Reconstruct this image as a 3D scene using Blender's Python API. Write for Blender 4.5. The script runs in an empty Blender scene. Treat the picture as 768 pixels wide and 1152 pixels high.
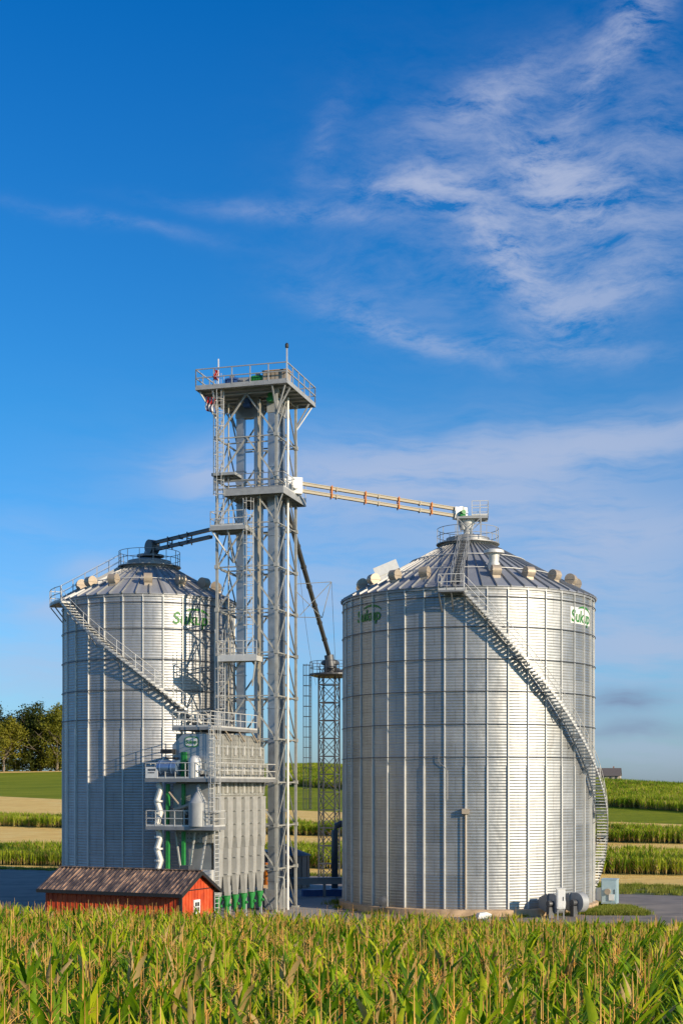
import bpy, bmesh, math, random
from mathutils import Vector, Matrix, noise
R_=math.radians; PI=math.pi
rnd=random.Random(7)
S=bpy.context.scene; COL=S.collection
SUN_AZ=R_(50); SUN_EL=R_(18)
CAMZ=8.8
# ------------------------------------------------------------------ materials
def newmat(name):
    m=bpy.data.materials.new(name); m.use_nodes=True
    nt=m.node_tree; b=nt.nodes['Principled BSDF']; return m,nt,b
def nd(nt,t,**k):
    n=nt.nodes.new(t)
    for a,v in k.items(): setattr(n,a,v)
    return n
def mth(nt,op,a,b=None,c=None,clamp=False):
    n=nt.nodes.new('ShaderNodeMath'); n.operation=op; n.use_clamp=clamp
    for i,v in enumerate((a,b,c)):
        if v is None: continue
        if isinstance(v,(int,float)): n.inputs[i].default_value=v
        else: nt.links.new(v,n.inputs[i])
    return n.outputs[0]
def rgbmix(nt,f,a,b,mode='MIX'):
    n=nt.nodes.new('ShaderNodeMix'); n.data_type='RGBA'; n.blend_type=mode
    for s,v in ((n.inputs[0],f),(n.inputs[6],a),(n.inputs[7],b)):
        if isinstance(v,(int,float)): s.default_value=v
        elif isinstance(v,tuple): s.default_value=(*v,1) if len(v)==3 else v
        else: nt.links.new(v,s)
    return n.outputs[2]
def noisetex(nt,scale,detail=4,rough=.55,coord='Object',vecscale=None):
    tc=nd(nt,'ShaderNodeTexCoord'); v=tc.outputs[coord]
    if vecscale:
        mp=nd(nt,'ShaderNodeMapping'); mp.inputs['Scale'].default_value=vecscale
        nt.links.new(v,mp.inputs['Vector']); v=mp.outputs[0]
    n=nd(nt,'ShaderNodeTexNoise'); n.inputs['Scale'].default_value=scale
    n.inputs['Detail'].default_value=detail; n.inputs['Roughness'].default_value=rough
    nt.links.new(v,n.inputs['Vector']); return n.outputs['Fac']
def ramp(nt,f,stops):
    r=nd(nt,'ShaderNodeValToRGB'); e=r.color_ramp.elements
    while len(e)<len(stops): e.new(.5)
    for i,(p,c) in enumerate(stops):
        e[i].position=p; e[i].color=(*c,1) if len(c)==3 else c
    nt.links.new(f,r.inputs[0]); return r.outputs[0]
def paint(name,col,rough=.5,metal=0.,var=.15,scale=3.,bump=0.):
    m,nt,b=newmat(name)
    f=noisetex(nt,scale,5)
    c=rgbmix(nt,f,tuple(max(0,x*(1-var*1.6)) for x in col),tuple(min(1,x*(1+var)) for x in col))
    nt.links.new(c,b.inputs['Base Color']); b.inputs['Metallic'].default_value=metal
    r=mth(nt,'MULTIPLY_ADD',f,.25,rough-.12); nt.links.new(r,b.inputs['Roughness'])
    if bump:
        bp=nd(nt,'ShaderNodeBump'); bp.inputs['Distance'].default_value=bump
        nt.links.new(f,bp.inputs['Height']); nt.links.new(bp.outputs[0],b.inputs['Normal'])
    return m
M={}
M['galv']=paint('galvanised_steel',(.40,.41,.40),.62,.3,.22,2.5)
M['galv_dull']=paint('dull_galvanised_steel',(.33,.335,.33),.55,.5,.2,2.)
M['galv_light']=paint('bright_galvanised_steel',(.66,.65,.60),.55,.35,.15,2.)
M['beam']=paint('warm_grey_steel_beam',(.42,.42,.38),.6,.3,.3,1.5)
M['dark_steel']=paint('dark_and_shaded_steel',(.12,.125,.13),.5,.5,.25,3.)  # dark parts; also carries painted shade on lattice tower and left conveyor
M['casing']=paint('zinc_casing_steel',(.50,.54,.57),.42,.85,.3,1.2)
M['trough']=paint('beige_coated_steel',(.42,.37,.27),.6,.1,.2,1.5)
M['orange']=paint('orange_enamel',(.75,.24,.03),.4)
M['green']=paint('green_enamel',(.025,.25,.05),.45,0,.3)
M['logo_green']=paint('logo_green_paint',(.03,.20,.025),.5)
M['white']=paint('white_enamel',(.74,.74,.70),.5,0,.12)
M['black']=paint('black_rubber',(.02,.02,.02),.6)
M['blue']=paint('blue_enamel',(.05,.12,.32),.4)
M['red']=paint('red_enamel',(.55,.04,.03),.5)
M['vent']=paint('tan_vent_steel',(.46,.38,.28),.5,.25,.2,2.)
M['concrete']=paint('warm_concrete',(.60,.42,.25),.85,0,.5,1.5,.03)
M['wood']=paint('untreated_wood',(.45,.30,.16),.8)
M['cabinet']=paint('pale_blue_grey_enamel',(.42,.56,.60),.35,.2,.1)

def wall_mat(name,nseg,off,z0,base):
    m,nt,b=newmat(name)
    tc=nd(nt,'ShaderNodeTexCoord'); sp=nd(nt,'ShaderNodeSeparateXYZ'); nt.links.new(tc.outputs['Object'],sp.inputs[0])
    x,y,z=sp.outputs
    ang=mth(nt,'ARCTAN2',x,mth(nt,'MULTIPLY',y,-1.))
    a=mth(nt,'MULTIPLY_ADD',ang,nseg/(2*PI),200-off*nseg/360)
    ia=mth(nt,'FLOOR',a); fa=mth(nt,'FRACT',a)
    iz=mth(nt,'FLOOR',mth(nt,'MULTIPLY_ADD',z,1/1.12,-z0/1.12)); fz=mth(nt,'FRACT',mth(nt,'MULTIPLY_ADD',z,1/1.12,-z0/1.12))
    # corrugation
    h=mth(nt,'SINE',mth(nt,'MULTIPLY',z,2*PI/.2))
    bp=nd(nt,'ShaderNodeBump'); bp.inputs['Distance'].default_value=.0065; bp.inputs['Strength'].default_value=1
    nt.links.new(h,bp.inputs['Height'])
    # slight buckling of the sheets
    nz=noisetex(nt,.9,2,.5)
    b2=nd(nt,'ShaderNodeBump'); b2.inputs['Distance'].default_value=.08; b2.inputs['Strength'].default_value=.5
    nt.links.new(nz,b2.inputs['Height']); nt.links.new(bp.outputs[0],b2.inputs['Normal'])
    nt.links.new(b2.outputs[0],b.inputs['Normal'])
    cmb=nd(nt,'ShaderNodeCombineXYZ'); nt.links.new(mth(nt,'FLOOR',mth(nt,'MULTIPLY',a,.5)),cmb.inputs[0]); nt.links.new(iz,cmb.inputs[1])
    wn=nd(nt,'ShaderNodeTexWhiteNoise',noise_dimensions='2D'); nt.links.new(cmb.outputs[0],wn.inputs['Vector'])
    cm2=nd(nt,'ShaderNodeCombineXYZ'); nt.links.new(ia,cm2.inputs[0])
    wn2=nd(nt,'ShaderNodeTexWhiteNoise',noise_dimensions='2D'); nt.links.new(cm2.outputs[0],wn2.inputs['Vector'])
    spangle=noisetex(nt,1.6,6,.65,'Object',(1,1,.35))
    v=mth(nt,'ADD',mth(nt,'MULTIPLY',wn.outputs[0],.13),mth(nt,'MULTIPLY',wn2.outputs[0],.13))
    v=mth(nt,'ADD',v,mth(nt,'MULTIPLY_ADD',spangle,.34,.60))
    # sheet seams and the bolt line down the middle of each panel
    seam=mth(nt,'LESS_THAN',fz,.035)
    mid=mth(nt,'MULTIPLY',mth(nt,'LESS_THAN',mth(nt,'ABSOLUTE',mth(nt,'SUBTRACT',fa,.5)),.03),mth(nt,'LESS_THAN',mth(nt,'FRACT',mth(nt,'MULTIPLY_ADD',iz,.5,mth(nt,'MULTIPLY',ia,.5))),.25))
    dirt=mth(nt,'MULTIPLY',noisetex(nt,2.2,4,.6,'Object',(1,1,.15)),.5)
    k=mth(nt,'MULTIPLY',v,mth(nt,'SUBTRACT',1.,mth(nt,'ADD',mth(nt,'MULTIPLY',seam,.25),mth(nt,'MULTIPLY',mid,.16))))
    c=rgbmix(nt,1.,base,nd(nt,'ShaderNodeCombineColor').outputs[0],'MULTIPLY')
    cc=[n for n in nt.nodes if n.bl_idname=='ShaderNodeCombineColor'][-1]
    for i in range(3): nt.links.new(k,cc.inputs[i])
    c=rgbmix(nt,mth(nt,'MULTIPLY',mth(nt,'MULTIPLY_ADD',dirt,6.,-1.55,clamp=True),.38),c,(.27,.24,.19))
    nt.links.new(c,b.inputs['Base Color'])
    b.inputs['Metallic'].default_value=.8
    r=mth(nt,'MULTIPLY_ADD',wn.outputs[0],.10,.44); r=mth(nt,'ADD',r,mth(nt,'MULTIPLY',wn2.outputs[0],.08))
    nt.links.new(r,b.inputs['Roughness'])
    return m
def roof_mat(name,base):
    m,nt,b=newmat(name)
    tc=nd(nt,'ShaderNodeTexCoord'); sp=nd(nt,'ShaderNodeSeparateXYZ'); nt.links.new(tc.outputs['Object'],sp.inputs[0])
    ang=mth(nt,'ARCTAN2',sp.outputs[0],mth(nt,'MULTIPLY',sp.outputs[1],-1.))
    ia=mth(nt,'FLOOR',mth(nt,'MULTIPLY_ADD',ang,60/(2*PI),100.))
    wn=nd(nt,'ShaderNodeTexWhiteNoise',noise_dimensions='1D'); nt.links.new(ia,wn.inputs['W'])
    n=noisetex(nt,1.2,5,.6)
    k=mth(nt,'ADD',mth(nt,'MULTIPLY_ADD',wn.outputs[0],.25,.62),mth(nt,'MULTIPLY',n,.3))
    cc=nd(nt,'ShaderNodeCombineColor')
    for i in range(3): nt.links.new(k,cc.inputs[i])
    nt.links.new(rgbmix(nt,1.,base,cc.outputs[0],'MULTIPLY'),b.inputs['Base Color'])
    b.inputs['Metallic'].default_value=.35
    nt.links.new(mth(nt,'MULTIPLY_ADD',wn.outputs[0],.12,.5),b.inputs['Roughness'])
    return m
# ------------------------------------------------------------------ mesh builder
class MB:
    def __init__(s): s.v=[]; s.f=[]
    def add(s,vs,fs):
        o=len(s.v); s.v+= [tuple(v) for v in vs]; s.f+=[tuple(i+o for i in f) for f in fs]; return s
    def box(s,c,d,rz=0,M3=None):
        hx,hy,hz=d[0]/2,d[1]/2,d[2]/2
        vs=[Vector((x*hx,y*hy,z*hz)) for x in(-1,1) for y in(-1,1) for z in(-1,1)]
        m=M3 if M3 else Matrix.Rotation(rz,3,'Z')
        vs=[m@v+Vector(c) for v in vs]
        return s.add(vs,[(0,1,3,2),(4,6,7,5),(0,4,5,1),(2,3,7,6),(0,2,6,4),(1,5,7,3)])
    def b2(s,x0,x1,y0,y1,z0,z1):
        return s.box(((x0+x1)/2,(y0+y1)/2,(z0+z1)/2),(x1-x0,y1-y0,z1-z0))
    def frame(s,p0,p1):
        p0=Vector(p0);p1=Vector(p1); d=(p1-p0).normalized()
        u=Vector((0,0,1)) if abs(d.z)<.95 else Vector((1,0,0))
        a=d.cross(u).normalized(); b=a.cross(d).normalized(); return p0,p1,a,b
    def bar(s,p0,p1,w,h=None):
        h=h or w; p0,p1,a,b=s.frame(p0,p1); vs=[]
        for p in(p0,p1):
            for i,j in((-1,-1),(1,-1),(1,1),(-1,1)): vs.append(p+a*(w/2*i)+b*(h/2*j))
        return s.add(vs,[(0,1,2,3),(7,6,5,4),(0,4,5,1),(1,5,6,2),(2,6,7,3),(3,7,4,0)])
    def angle(s,p0,p1,w,t=.02):          # L-section steel angle
        p0,p1,a,b=s.frame(p0,p1); vs=[]
        prof=((0,0),(w,0),(w,t),(t,t),(t,w),(0,w))
        for p in(p0,p1):
            for i,j in prof: vs.append(p+a*(i-w/2)+b*(j-w/2))
        fs=[(0,1,2,3,4,5),(11,10,9,8,7,6)]+[(i,i+6,(i+1)%6+6,(i+1)%6) for i in range(6)]
        return s.add(vs,fs)
    def tube(s,p0,p1,r,r1=None,n=8,cap=True):
        r1=r if r1 is None else r1; p0,p1,a,b=s.frame(p0,p1); vs=[]
        for p,q in((p0,r),(p1,r1)):
            for i in range(n):
                t=2*PI*i/n; vs.append(p+a*(q*math.cos(t))+b*(q*math.sin(t)))
        fs=[(i,(i+1)%n,(i+1)%n+n,i+n) for i in range(n)]
        if cap: fs+=[tuple(range(n-1,-1,-1)),tuple(range(n,2*n))]
        return s.add(vs,fs)
    def path(s,pts,r,n=6,close=False):
        pts=[Vector(p) for p in pts]; m=len(pts); vs=[]
        for k,p in enumerate(pts):
            q0=pts[k-1] if (k>0 or close) else p; q1=pts[(k+1)%m] if (k<m-1 or close) else p
            d=(q1-q0).normalized(); u=Vector((0,0,1)) if abs(d.z)<.95 else Vector((1,0,0))
            a=d.cross(u).normalized(); b=a.cross(d)
            for i in range(n):
                t=2*PI*i/n; vs.append(p+a*(r*math.cos(t))+b*(r*math.sin(t)))
        fs=[]
        for k in range(m if close else m-1):
            k2=(k+1)%m
            for i in range(n): fs.append((k*n+i,k*n+(i+1)%n,k2*n+(i+1)%n,k2*n+i))
        if not close: fs+=[tuple(range(n-1,-1,-1)),tuple(range((m-1)*n,m*n))]
        return s.add(vs,fs)
    def ring(s,r,z,rad,n=96,c=(0,0),k=6):
        return s.path([(c[0]+r*math.cos(2*PI*i/n),c[1]+r*math.sin(2*PI*i/n),z) for i in range(n)],rad,k,True)
    def lathe(s,prof,n=48,c=(0,0,0),M3=None):
        vs=[]
        for r,z in prof:
            for i in range(n):
                t=2*PI*i/n; p=Vector((r*math.cos(t),r*math.sin(t),z))
                if M3: p=M3@p
                vs.append(p+Vector(c))
        fs=[]
        for k in range(len(prof)-1):
            for i in range(n): fs.append((k*n+i,k*n+(i+1)%n,(k+1)*n+(i+1)%n,(k+1)*n+i))
        fs.append(tuple(range(n-1,-1,-1))); fs.append(tuple(range((len(prof)-1)*n,len(prof)*n)))
        return s.add(vs,fs)
    def prism(s,poly,h,M4):          # poly in local xy, extruded by h along local z
        n=len(poly); vs=[M4@Vector((x,y,0)) for x,y in poly]+[M4@Vector((x,y,h)) for x,y in poly]
        return s.add(vs,[tuple(range(n-1,-1,-1)),tuple(range(n,2*n))]+[(i,(i+1)%n,(i+1)%n+n,i+n) for i in range(n)])
    def build(s,name,mat,parent=None,smooth=False,ang=None):
        me=bpy.data.meshes.new(name); me.from_pydata(s.v,[],s.f)
        bm=bmesh.new(); bm.from_mesh(me); bmesh.ops.recalc_face_normals(bm,faces=bm.faces); bm.to_mesh(me); bm.free()
        me.materials.append(M[mat] if isinstance(mat,str) else mat)
        if smooth or ang:
            me.polygons.foreach_set('use_smooth',[True]*len(me.polygons))
            if ang: me.set_sharp_from_angle(angle=R_(ang))
        o=bpy.data.objects.new(name,me); COL.objects.link(o)
        if parent: o.parent=parent
        return o
def tag(o,label=None,cat=None,group=None,kind=None):
    if label:o['label']=label
    if cat:o['category']=cat
    if group:o['group']=group
    if kind:o['kind']=kind
    return o
def thing(name,label,cat,loc=(0,0,0),rz=0,group=None):
    o=bpy.data.objects.new(name,None); COL.objects.link(o); o.empty_display_size=.5
    o.location=loc; o.rotation_euler=(0,0,rz); return tag(o,label,cat,group)
def cp(o,parent,loc=None,rot=None):
    c=o.copy(); COL.objects.link(c); c.parent=parent
    if loc is not None:c.location=loc
    if rot is not None:c.rotation_euler=rot
    return c
def pol(r,deg,z=0): t=R_(deg); return Vector((r*math.sin(t),-r*math.cos(t),z))
# railing along a polyline (list of base points)
def railing(pts,h=1.07,r=.022,step=1.5,close=False,toe=True,mb=None):
    mb=mb or MB(); P=[Vector(p) for p in pts]
    if close:P.append(P[0])
    for a,b in zip(P,P[1:]):
        n=max(1,round((b-a).length/step))
        for i in range(n+1):
            p=a.lerp(b,i/n); mb.bar(p,p+Vector((0,0,h)),r*2.2)
        for z in(h,h*.52): mb.bar(a+Vector((0,0,z)),b+Vector((0,0,z)),r*2.2)
        if toe: mb.bar(a+Vector((0,0,.07)),b+Vector((0,0,.07)),.02,.13)
    return mb
def ladder(p0,p1,out,w=.45,cage=True,mb=None,cz=2.2):
    # vertical ladder between heights at (x,y); out = horizontal unit vector to the climber's side
    mb=mb or MB(); o=Vector((out[0],out[1],0)).normalized(); s=Vector((-o.y,o.x,0)); p0=Vector(p0);p1=Vector(p1)
    for k in(-1,1): mb.bar(p0+s*(k*w/2),p1+s*(k*w/2),.06)
    n=int((p1.z-p0.z)/.3)
    for i in range(n): 
        z=p0.z+.3*(i+.5); q=Vector((p0.x,p0.y,z)); mb.bar(q-s*w/2,q+s*w/2,.035)
    if cage:
        r=.38; z=p0.z+cz; hs=[]
        while z<p1.z+.9:
            c=Vector((p0.x,p0.y,z))+o*.33
            mb.path([c+s*(r*math.cos(t))+o*(r*math.sin(t)) for t in [R_(-50+28*i) for i in range(11)]],.022,4)
            z+=.95
        for a in(-10,40,90,140,190):
            t=R_(a); q=s*(r*math.cos(t))+o*(.33+r*math.sin(t))
            mb.bar(Vector((p0.x,p0.y,p0.z+cz))+q,Vector((p0.x,p0.y,p1.z+.9))+q,.03)
    return mb
# ------------------------------------------------------------------ terrain
def smin(a,b,k):
    h=max(k-abs(a-b),0)/k; return min(a,b)-h*h*k*.25
def ss(a,b,x):
    t=min(max((x-a)/(b-a),0),1); return t*t*(3-2*t)
def Tz(x,y):
    v=y+.38*x; c=219-1.35*min(max(x+5,0),95)
    a=max(v-145,0); z=.06*smin(a,c,14) if a>0 else 0
    z=max(z,0)
    if a>c: z+=.005*min(a-c,300)
    if y<90:
        yy=max(y,-30); zn=4.84-.0697*yy-.023*max(min(x,60),-60)
        k=ss(60,88,y); z=zn*(1-k)+z*k
    return z
def lerp_knots(kn,x):
    if x<=kn[0][0]: a,b=kn[0],kn[1]
    elif x>=kn[-1][0]: a,b=kn[-2],kn[-1]
    else:
        for a,b in zip(kn,kn[1:]):
            if a[0]<=x<=b[0]: break
    return a[1]+(b[1]-a[1])*(x-a[0])/(b[0]-a[0])
def vy(kn): return lambda x: lerp_knots([(a,v-.38*a) for a,v in kn],x)   # v value -> y
B_tan3n=vy([(-33,138),(-3,139.5),(27,135)])
B_c1=vy([(-34.6,143.3),(-3.6,147),(29.6,148)])
B_c1b=lambda x:B_c1(x)+14
B_c2=vy([(-46.4,191),(-4.5,183),(36,179.5)])
B_c2b=lambda x:B_c2(x)+7
B_t1=vy([(-61,254),(-5.5,225.5),(41.5,208)])
B_c3=vy([(-60,352),(-7,289),(46.3,231.6)])
def axis(a,b,n): return [a+(b-a)*i/n for i in range(n+1)]
def terrain():
    xs=[-3000,-1500,-800,-500]+axis(-350,-120,23)+axis(-115,125,80)+axis(130,350,22)+[500,800,1500,3000]
    ys=[-400,-200,-100,-50]+axis(-30,100,52)+axis(105,480,125)+[500,520,560,620,700,850,1100,1600,2500,4500]
    vs=[(x,y,Tz(x,y)) for y in ys for x in xs]; n=len(xs)
    fs=[(j*n+i,j*n+i+1,(j+1)*n+i+1,(j+1)*n+i) for j in range(len(ys)-1) for i in range(n-1)]
    mb=MB(); mb.v=vs; mb.f=fs
    m,nt,b=newmat('grassy_ground')
    f=noisetex(nt,.35,8,.6); f2=noisetex(nt,3.,4,.6)
    c=ramp(nt,f,[(.3,(.05,.075,.018)),(.55,(.085,.10,.022)),(.75,(.17,.14,.05))])
    c=rgbmix(nt,mth(nt,'MULTIPLY',f2,.4),c,(.03,.05,.012)); nt.links.new(c,b.inputs['Base Color']); b.inputs['Roughness'].default_value=.95
    o=mb.build('ground',m,smooth=True); tag(o,kind='structure'); return o
def strip(name,f0,f1,x0,x1,mat,dz=.05,nx=60,ny=6,kind='structure'):
    mb=MB(); n=nx+1
    for j in range(ny+1):
        for i in range(n):
            x=x0+(x1-x0)*i/nx; y=f0(x)+(f1(x)-f0(x))*j/ny; 
            mb.v.append((x,y,Tz(x,y)+dz))
    mb.f=[(j*n+i,j*n+i+1,(j+1)*n+i+1,(j+1)*n+i) for j in range(ny) for i in range(nx)]
    return tag(mb.build(name,mat,smooth=True),kind=kind)
def field_mat(name,stops,scale,stretch=(1,1,1),bump=.0,s2=4.):
    m,nt,b=newmat(name)
    f=noisetex(nt,scale,8,.65,'Object',stretch); c=ramp(nt,f,stops)
    f2=noisetex(nt,s2,4,.7,'Object',stretch)
    c=rgbmix(nt,mth(nt,'MULTIPLY',mth(nt,'GREATER_THAN',f2,.55),.25),c,tuple(x*.6 for x in stops[0][1]))
    nt.links.new(c,b.inputs['Base Color']); b.inputs['Roughness'].default_value=.95
    b.inputs['Specular IOR Level'].default_value=.1
    if bump:
        bp=nd(nt,'ShaderNodeBump'); bp.inputs['Distance'].default_value=bump; nt.links.new(f2,bp.inputs['Height']); nt.links.new(bp.outputs[0],b.inputs['Normal'])
    return m
terrain()
stub=field_mat('straw_stubble',[(.3,(.82,.50,.14)),(.5,(.95,.64,.20)),(.7,(.97,.72,.28))],.25,(1,3,1),.1)
soy=field_mat('low_green_crop',[(.3,(.15,.20,.010)),(.5,(.24,.28,.016)),(.7,(.36,.36,.035))],.12,(.3,1,1),.35,2.5)
strip('straw_stubble_strip',B_tan3n,lambda x:B_c1(x)+1,-150,150,stub)
strip('straw_stubble_strip',lambda x:B_c1b(x)-1,lambda x:B_c2(x)+1,-170,170,stub,ny=12)
strip('straw_stubble_strip',lambda x:B_c2b(x)-1,B_t1,-200,200,stub,ny=16)
strip('low_green_crop_field',B_t1,lambda x:B_c3(x)+(2 if x>-20 else 0)+max(0,-20-x)*.0,-220,220,soy,dz=.06,nx=120,ny=30)
asph,nt,b=newmat('weathered_asphalt')
f=noisetex(nt,.5,8,.6); f2=noisetex(nt,14.,3,.6)
c=ramp(nt,f,[(.3,(.12,.105,.09)),(.5,(.20,.17,.14)),(.7,(.29,.24,.19))]); c=rgbmix(nt,mth(nt,'MULTIPLY',f2,.3),c,(.26,.23,.20)); trk=noisetex(nt,.35,5,.6,'Object',(.12,1.2,1)); c=rgbmix(nt,mth(nt,'MULTIPLY_ADD',trk,3.,-1.45,clamp=True),c,(.34,.28,.21))
nt.links.new(c,b.inputs['Base Color']); b.inputs['Roughness'].default_value=.9
M['asphalt']=asph
strip('asphalt_yard',lambda x:88.5,lambda x:(B_tan3n(x)-.2 if x<12 else min(B_tan3n(x)-.2,124.5-.38*x)),-150,150,'asphalt',dz=.012,nx=120,ny=10)
strip('concrete_pad',lambda x:93.,lambda x:128.,-20.5,-.5,paint('grey_concrete_pad',(.34,.32,.29),.85,0,.25,.6),dz=.03,nx=12,ny=12)
# ------------------------------------------------------------------ grain bins
def curved_logo(text,R,thc,zc,height,parent,mat_l,mat_bg):
    cu=bpy.data.curves.new('tmp','FONT'); cu.body=text; cu.size=1; cu.offset=.02; cu.shear=.12; cu.space_character=1.0
    to=bpy.data.objects.new('tmp',cu); COL.objects.link(to)
    dg=bpy.context.evaluated_depsgraph_get(); me=bpy.data.meshes.new_from_object(to.evaluated_get(dg))
    bm=bmesh.new(); bm.from_mesh(me); bmesh.ops.triangulate(bm,faces=bm.faces)
    bmesh.ops.subdivide_edges(bm,edges=[e for e in bm.edges if e.calc_length()>.3],cuts=1)
    bmesh.ops.triangulate(bm,faces=bm.faces)
    r=bmesh.ops.extrude_face_region(bm,geom=bm.faces[:])
    for v in [g for g in r['geom'] if isinstance(g,bmesh.types.BMVert)]: v.co.z+=.012
    xs=[v.co.x for v in bm.verts]; w=max(xs)-min(xs); mx=(max(xs)+min(xs))/2
    k=height/.72
    vs=[]
    mb=MB()
    def put(x,y,d): 
        th=R_(thc)+x/R
        rr=R+d
        return (rr*math.sin(th),-rr*math.cos(th),zc+y)
    mb.v=[put((v.co.x-mx)*k,(v.co.y-.3)*k,.035+v.co.z) for v in bm.verts]; mb.f=[tuple(v.index for v in f.verts) for f in bm.faces]
    # sweep over the middle letters, ending beside the last one
    def arc(pts,ws):
        o=len(mb.v); n=len(pts)
        for (x,y),q in zip(pts,ws):
            for dy,dd in((q,.035),(-q,.035),(-q,.05),(q,.05)):
                mb.v.append(put(x*k,(y+dy-.3)*k,dd))
        for i in range(n-1):
            for j in range(4): mb.f.append((o+i*4+j,o+i*4+(j+1)%4,o+(i+1)*4+(j+1)%4,o+(i+1)*4+j))
    P=[];Wd=[]
    for i in range(15):
        t=i/14; a=R_(138-133*t); P.append((w*.12+w*.42*math.cos(a),.50+.42*math.sin(a))); Wd.append(.012+.055*math.sin(PI*min(t*1.1,1))**.7)
    arc(P,Wd)
    lg=mb.build('logo_lettering',mat_l,parent)
    if not mat_bg:
        bm.free(); bpy.data.objects.remove(to); return lg
    bg=MB(); n=14
    for j,yy in enumerate((-.12,.86)):
        for i in range(n+1): bg.v.append(put((-.54+1.08*i/n)*w*k,(yy-.3)*k,.016))
    for j,yy in enumerate((-.12,.86)):
        for i in range(n+1): bg.v.append(put((-.54+1.08*i/n)*w*k,(yy-.3)*k,.028))
    N=n+1
    for i in range(n):
        bg.f+=[(i,i+1,N+i+1,N+i),(2*N+i,3*N+i,3*N+i+1,2*N+i+1),(i,2*N+i,2*N+i+1,i+1),(N+i,N+i+1,3*N+i+1,3*N+i)]
    bg.f+=[(0,N,3*N,2*N),(n,2*N+n,3*N+n,N+n)]
    bg.build('logo_panel',mat_bg,lg)
    bm.free(); bpy.data.objects.remove(to); bpy.data.curves.remove(cu)
    return lg
def gooseneck(rr):                       # roof vent: drum with tangential axis on a skirt; local +Y up-slope, Z up
    mb=MB(); w=.36; n=16
    prof=[(.46*math.cos(2*PI*i/n),.46*math.sin(2*PI*i/n)+.52) for i in range(n)]
    vs=[(-w,y,z) for y,z in prof]+[(w,y,z) for y,z in prof]
    mb.add(vs,[tuple(range(n-1,-1,-1)),tuple(range(n,2*n))]+[(i,(i+1)%n,(i+1)%n+n,i+n) for i in range(n)])
    mb.b2(-.33,.33,-.2,.42,-.25,.6)
    mb.b2(-.40,.40,-.46,.46,.46,.56)
    return mb
def grain_bin(label,loc,az,R,zb,ze,zc,rc,nst,off,rings,nrib,vents,stair,wallbase,seed):
    t=thing('grain_bin',label,'grain bin',loc,-az,'corrugated steel grain bins')
    wm=wall_mat('corrugated_wall_%d'%seed,nst,off,zb,wallbase)
    mb=MB(); n=nst*4; zs=axis(zb,ze,20)
    for z in zs:
        for i in range(n):
            a=2*PI*i/n; mb.v.append((R*math.sin(a),-R*math.cos(a),z))
    for j in range(len(zs)-1):
        for i in range(n): mb.f.append((j*n+i,j*n+(i+1)%n,(j+1)*n+(i+1)%n,(j+1)*n+i))
    mb.build('wall',wm,t,smooth=True)
    # foundation
    fb=MB(); fb.lathe([(R+.35,-.15),(R+.35,zb-.06),(R+.05,zb),(R-.2,zb)],96); fb.build('foundation',M['concrete'],t,ang=40)
    # stiffeners: hat sections (two profiles: heavier below)
    st=MB(); w0,w1,d=.045,.035,.10
    zq=rings[-1]-.6
    for (za,zz,k) in((zb,zq,1.35),(zq+.002,ze-.05,1.)):
        P=[(-w0*k,-.02),(-w1*k,d*k),(w1*k,d*k),(w0*k,-.02)]
        vs=[(x,-(R+y),z) for z in(za,zz) for x,y in P]
        st.add(vs,[(0,1,5,4),(1,2,6,5),(2,3,7,6),(3,0,4,7),(3,2,1,0),(4,5,6,7)])
    s0=st.build('stiffener','galv_light',t)
    for i in range(nst):
        a=R_(off+360*i/nst)
        if i==0: s0.rotation_euler=(0,0,a)
        else: cp(s0,t,rot=(0,0,a))
    for z in rings:
        rg=MB(); rg.ring(R+.12,0,.029,96); o=rg.build('wind_ring','dark_steel',t,smooth=True); o.location=(0,0,z)
    # roof
    Re=R+.18; rf=MB(); nn=nrib; sl=(zc-ze)/(Re-rc)
    for r,z in((Re,ze-.05),(Re,ze),((Re+rc)/2,(ze+zc)/2),(rc,zc)):
        for i in range(nn):
            a=2*PI*i/nn; rf.v.append((r*math.sin(a),-r*math.cos(a),z))
    for j in range(3):
        for i in range(nn): rf.f.append((j*nn+i,j*nn+(i+1)%nn,(j+1)*nn+(i+1)%nn,(j+1)*nn+i))
    roof=rf.build('roof',roof_mat('roof_sheet_%d'%seed,(.33,.35,.38) if seed==0 else (.42,.43,.44)),t)
    rb=MB()
    for i in range(nn):
        a=2*PI*i/nn; c_,s_=math.sin(a),-math.cos(a)
        tv=Vector((-s_,c_,0))*.045; nv=Vector((c_*sl,s_*sl,1)).normalized()*.13
        p=Vector((Re*c_+.03*c_,Re*s_+.03*s_,ze-.03)); q=Vector((rc*c_,rc*s_,zc-.01))
        rb.add([p-tv,p+tv,p+nv+tv*.5,p+nv-tv*.5,q-tv*.6,q+tv*.6,q+nv*.7+tv*.3,q+nv*.7-tv*.3],[(0,1,2,3),(7,6,5,4),(0,4,5,1),(1,5,6,2),(2,6,7,3),(3,7,4,0)])
    rb.build('roof_rib','galv_dull',roof)
    eb=MB(); eb.lathe([(R+.02,ze-.22),(R+.10,ze-.22),(R+.10,ze-.06),(R+.02,ze-.06)],96); eb.build('eave_ring','galv_dull',roof)
    for r in((R*.72,R*.46) if R>8 else (R*.68,)):
        e=MB(); e.ring(r,ze+(Re-r)*sl+.14,.035,72); e.build('roof_ring','galv_light',roof,smooth=True)
    hub=MB(); hub.lathe([(rc+.25,zc-.16),(rc+.3,zc+.02),(rc+.3,zc+.10),(rc-.1,zc+.12),(rc-.1,zc+.5),(.7,zc+.75),(.5,zc+.75)],48)
    hub.build('roof_collar','galv_dull',roof,ang=35)
    slp=math.atan(sl)
    proto=None
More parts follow.
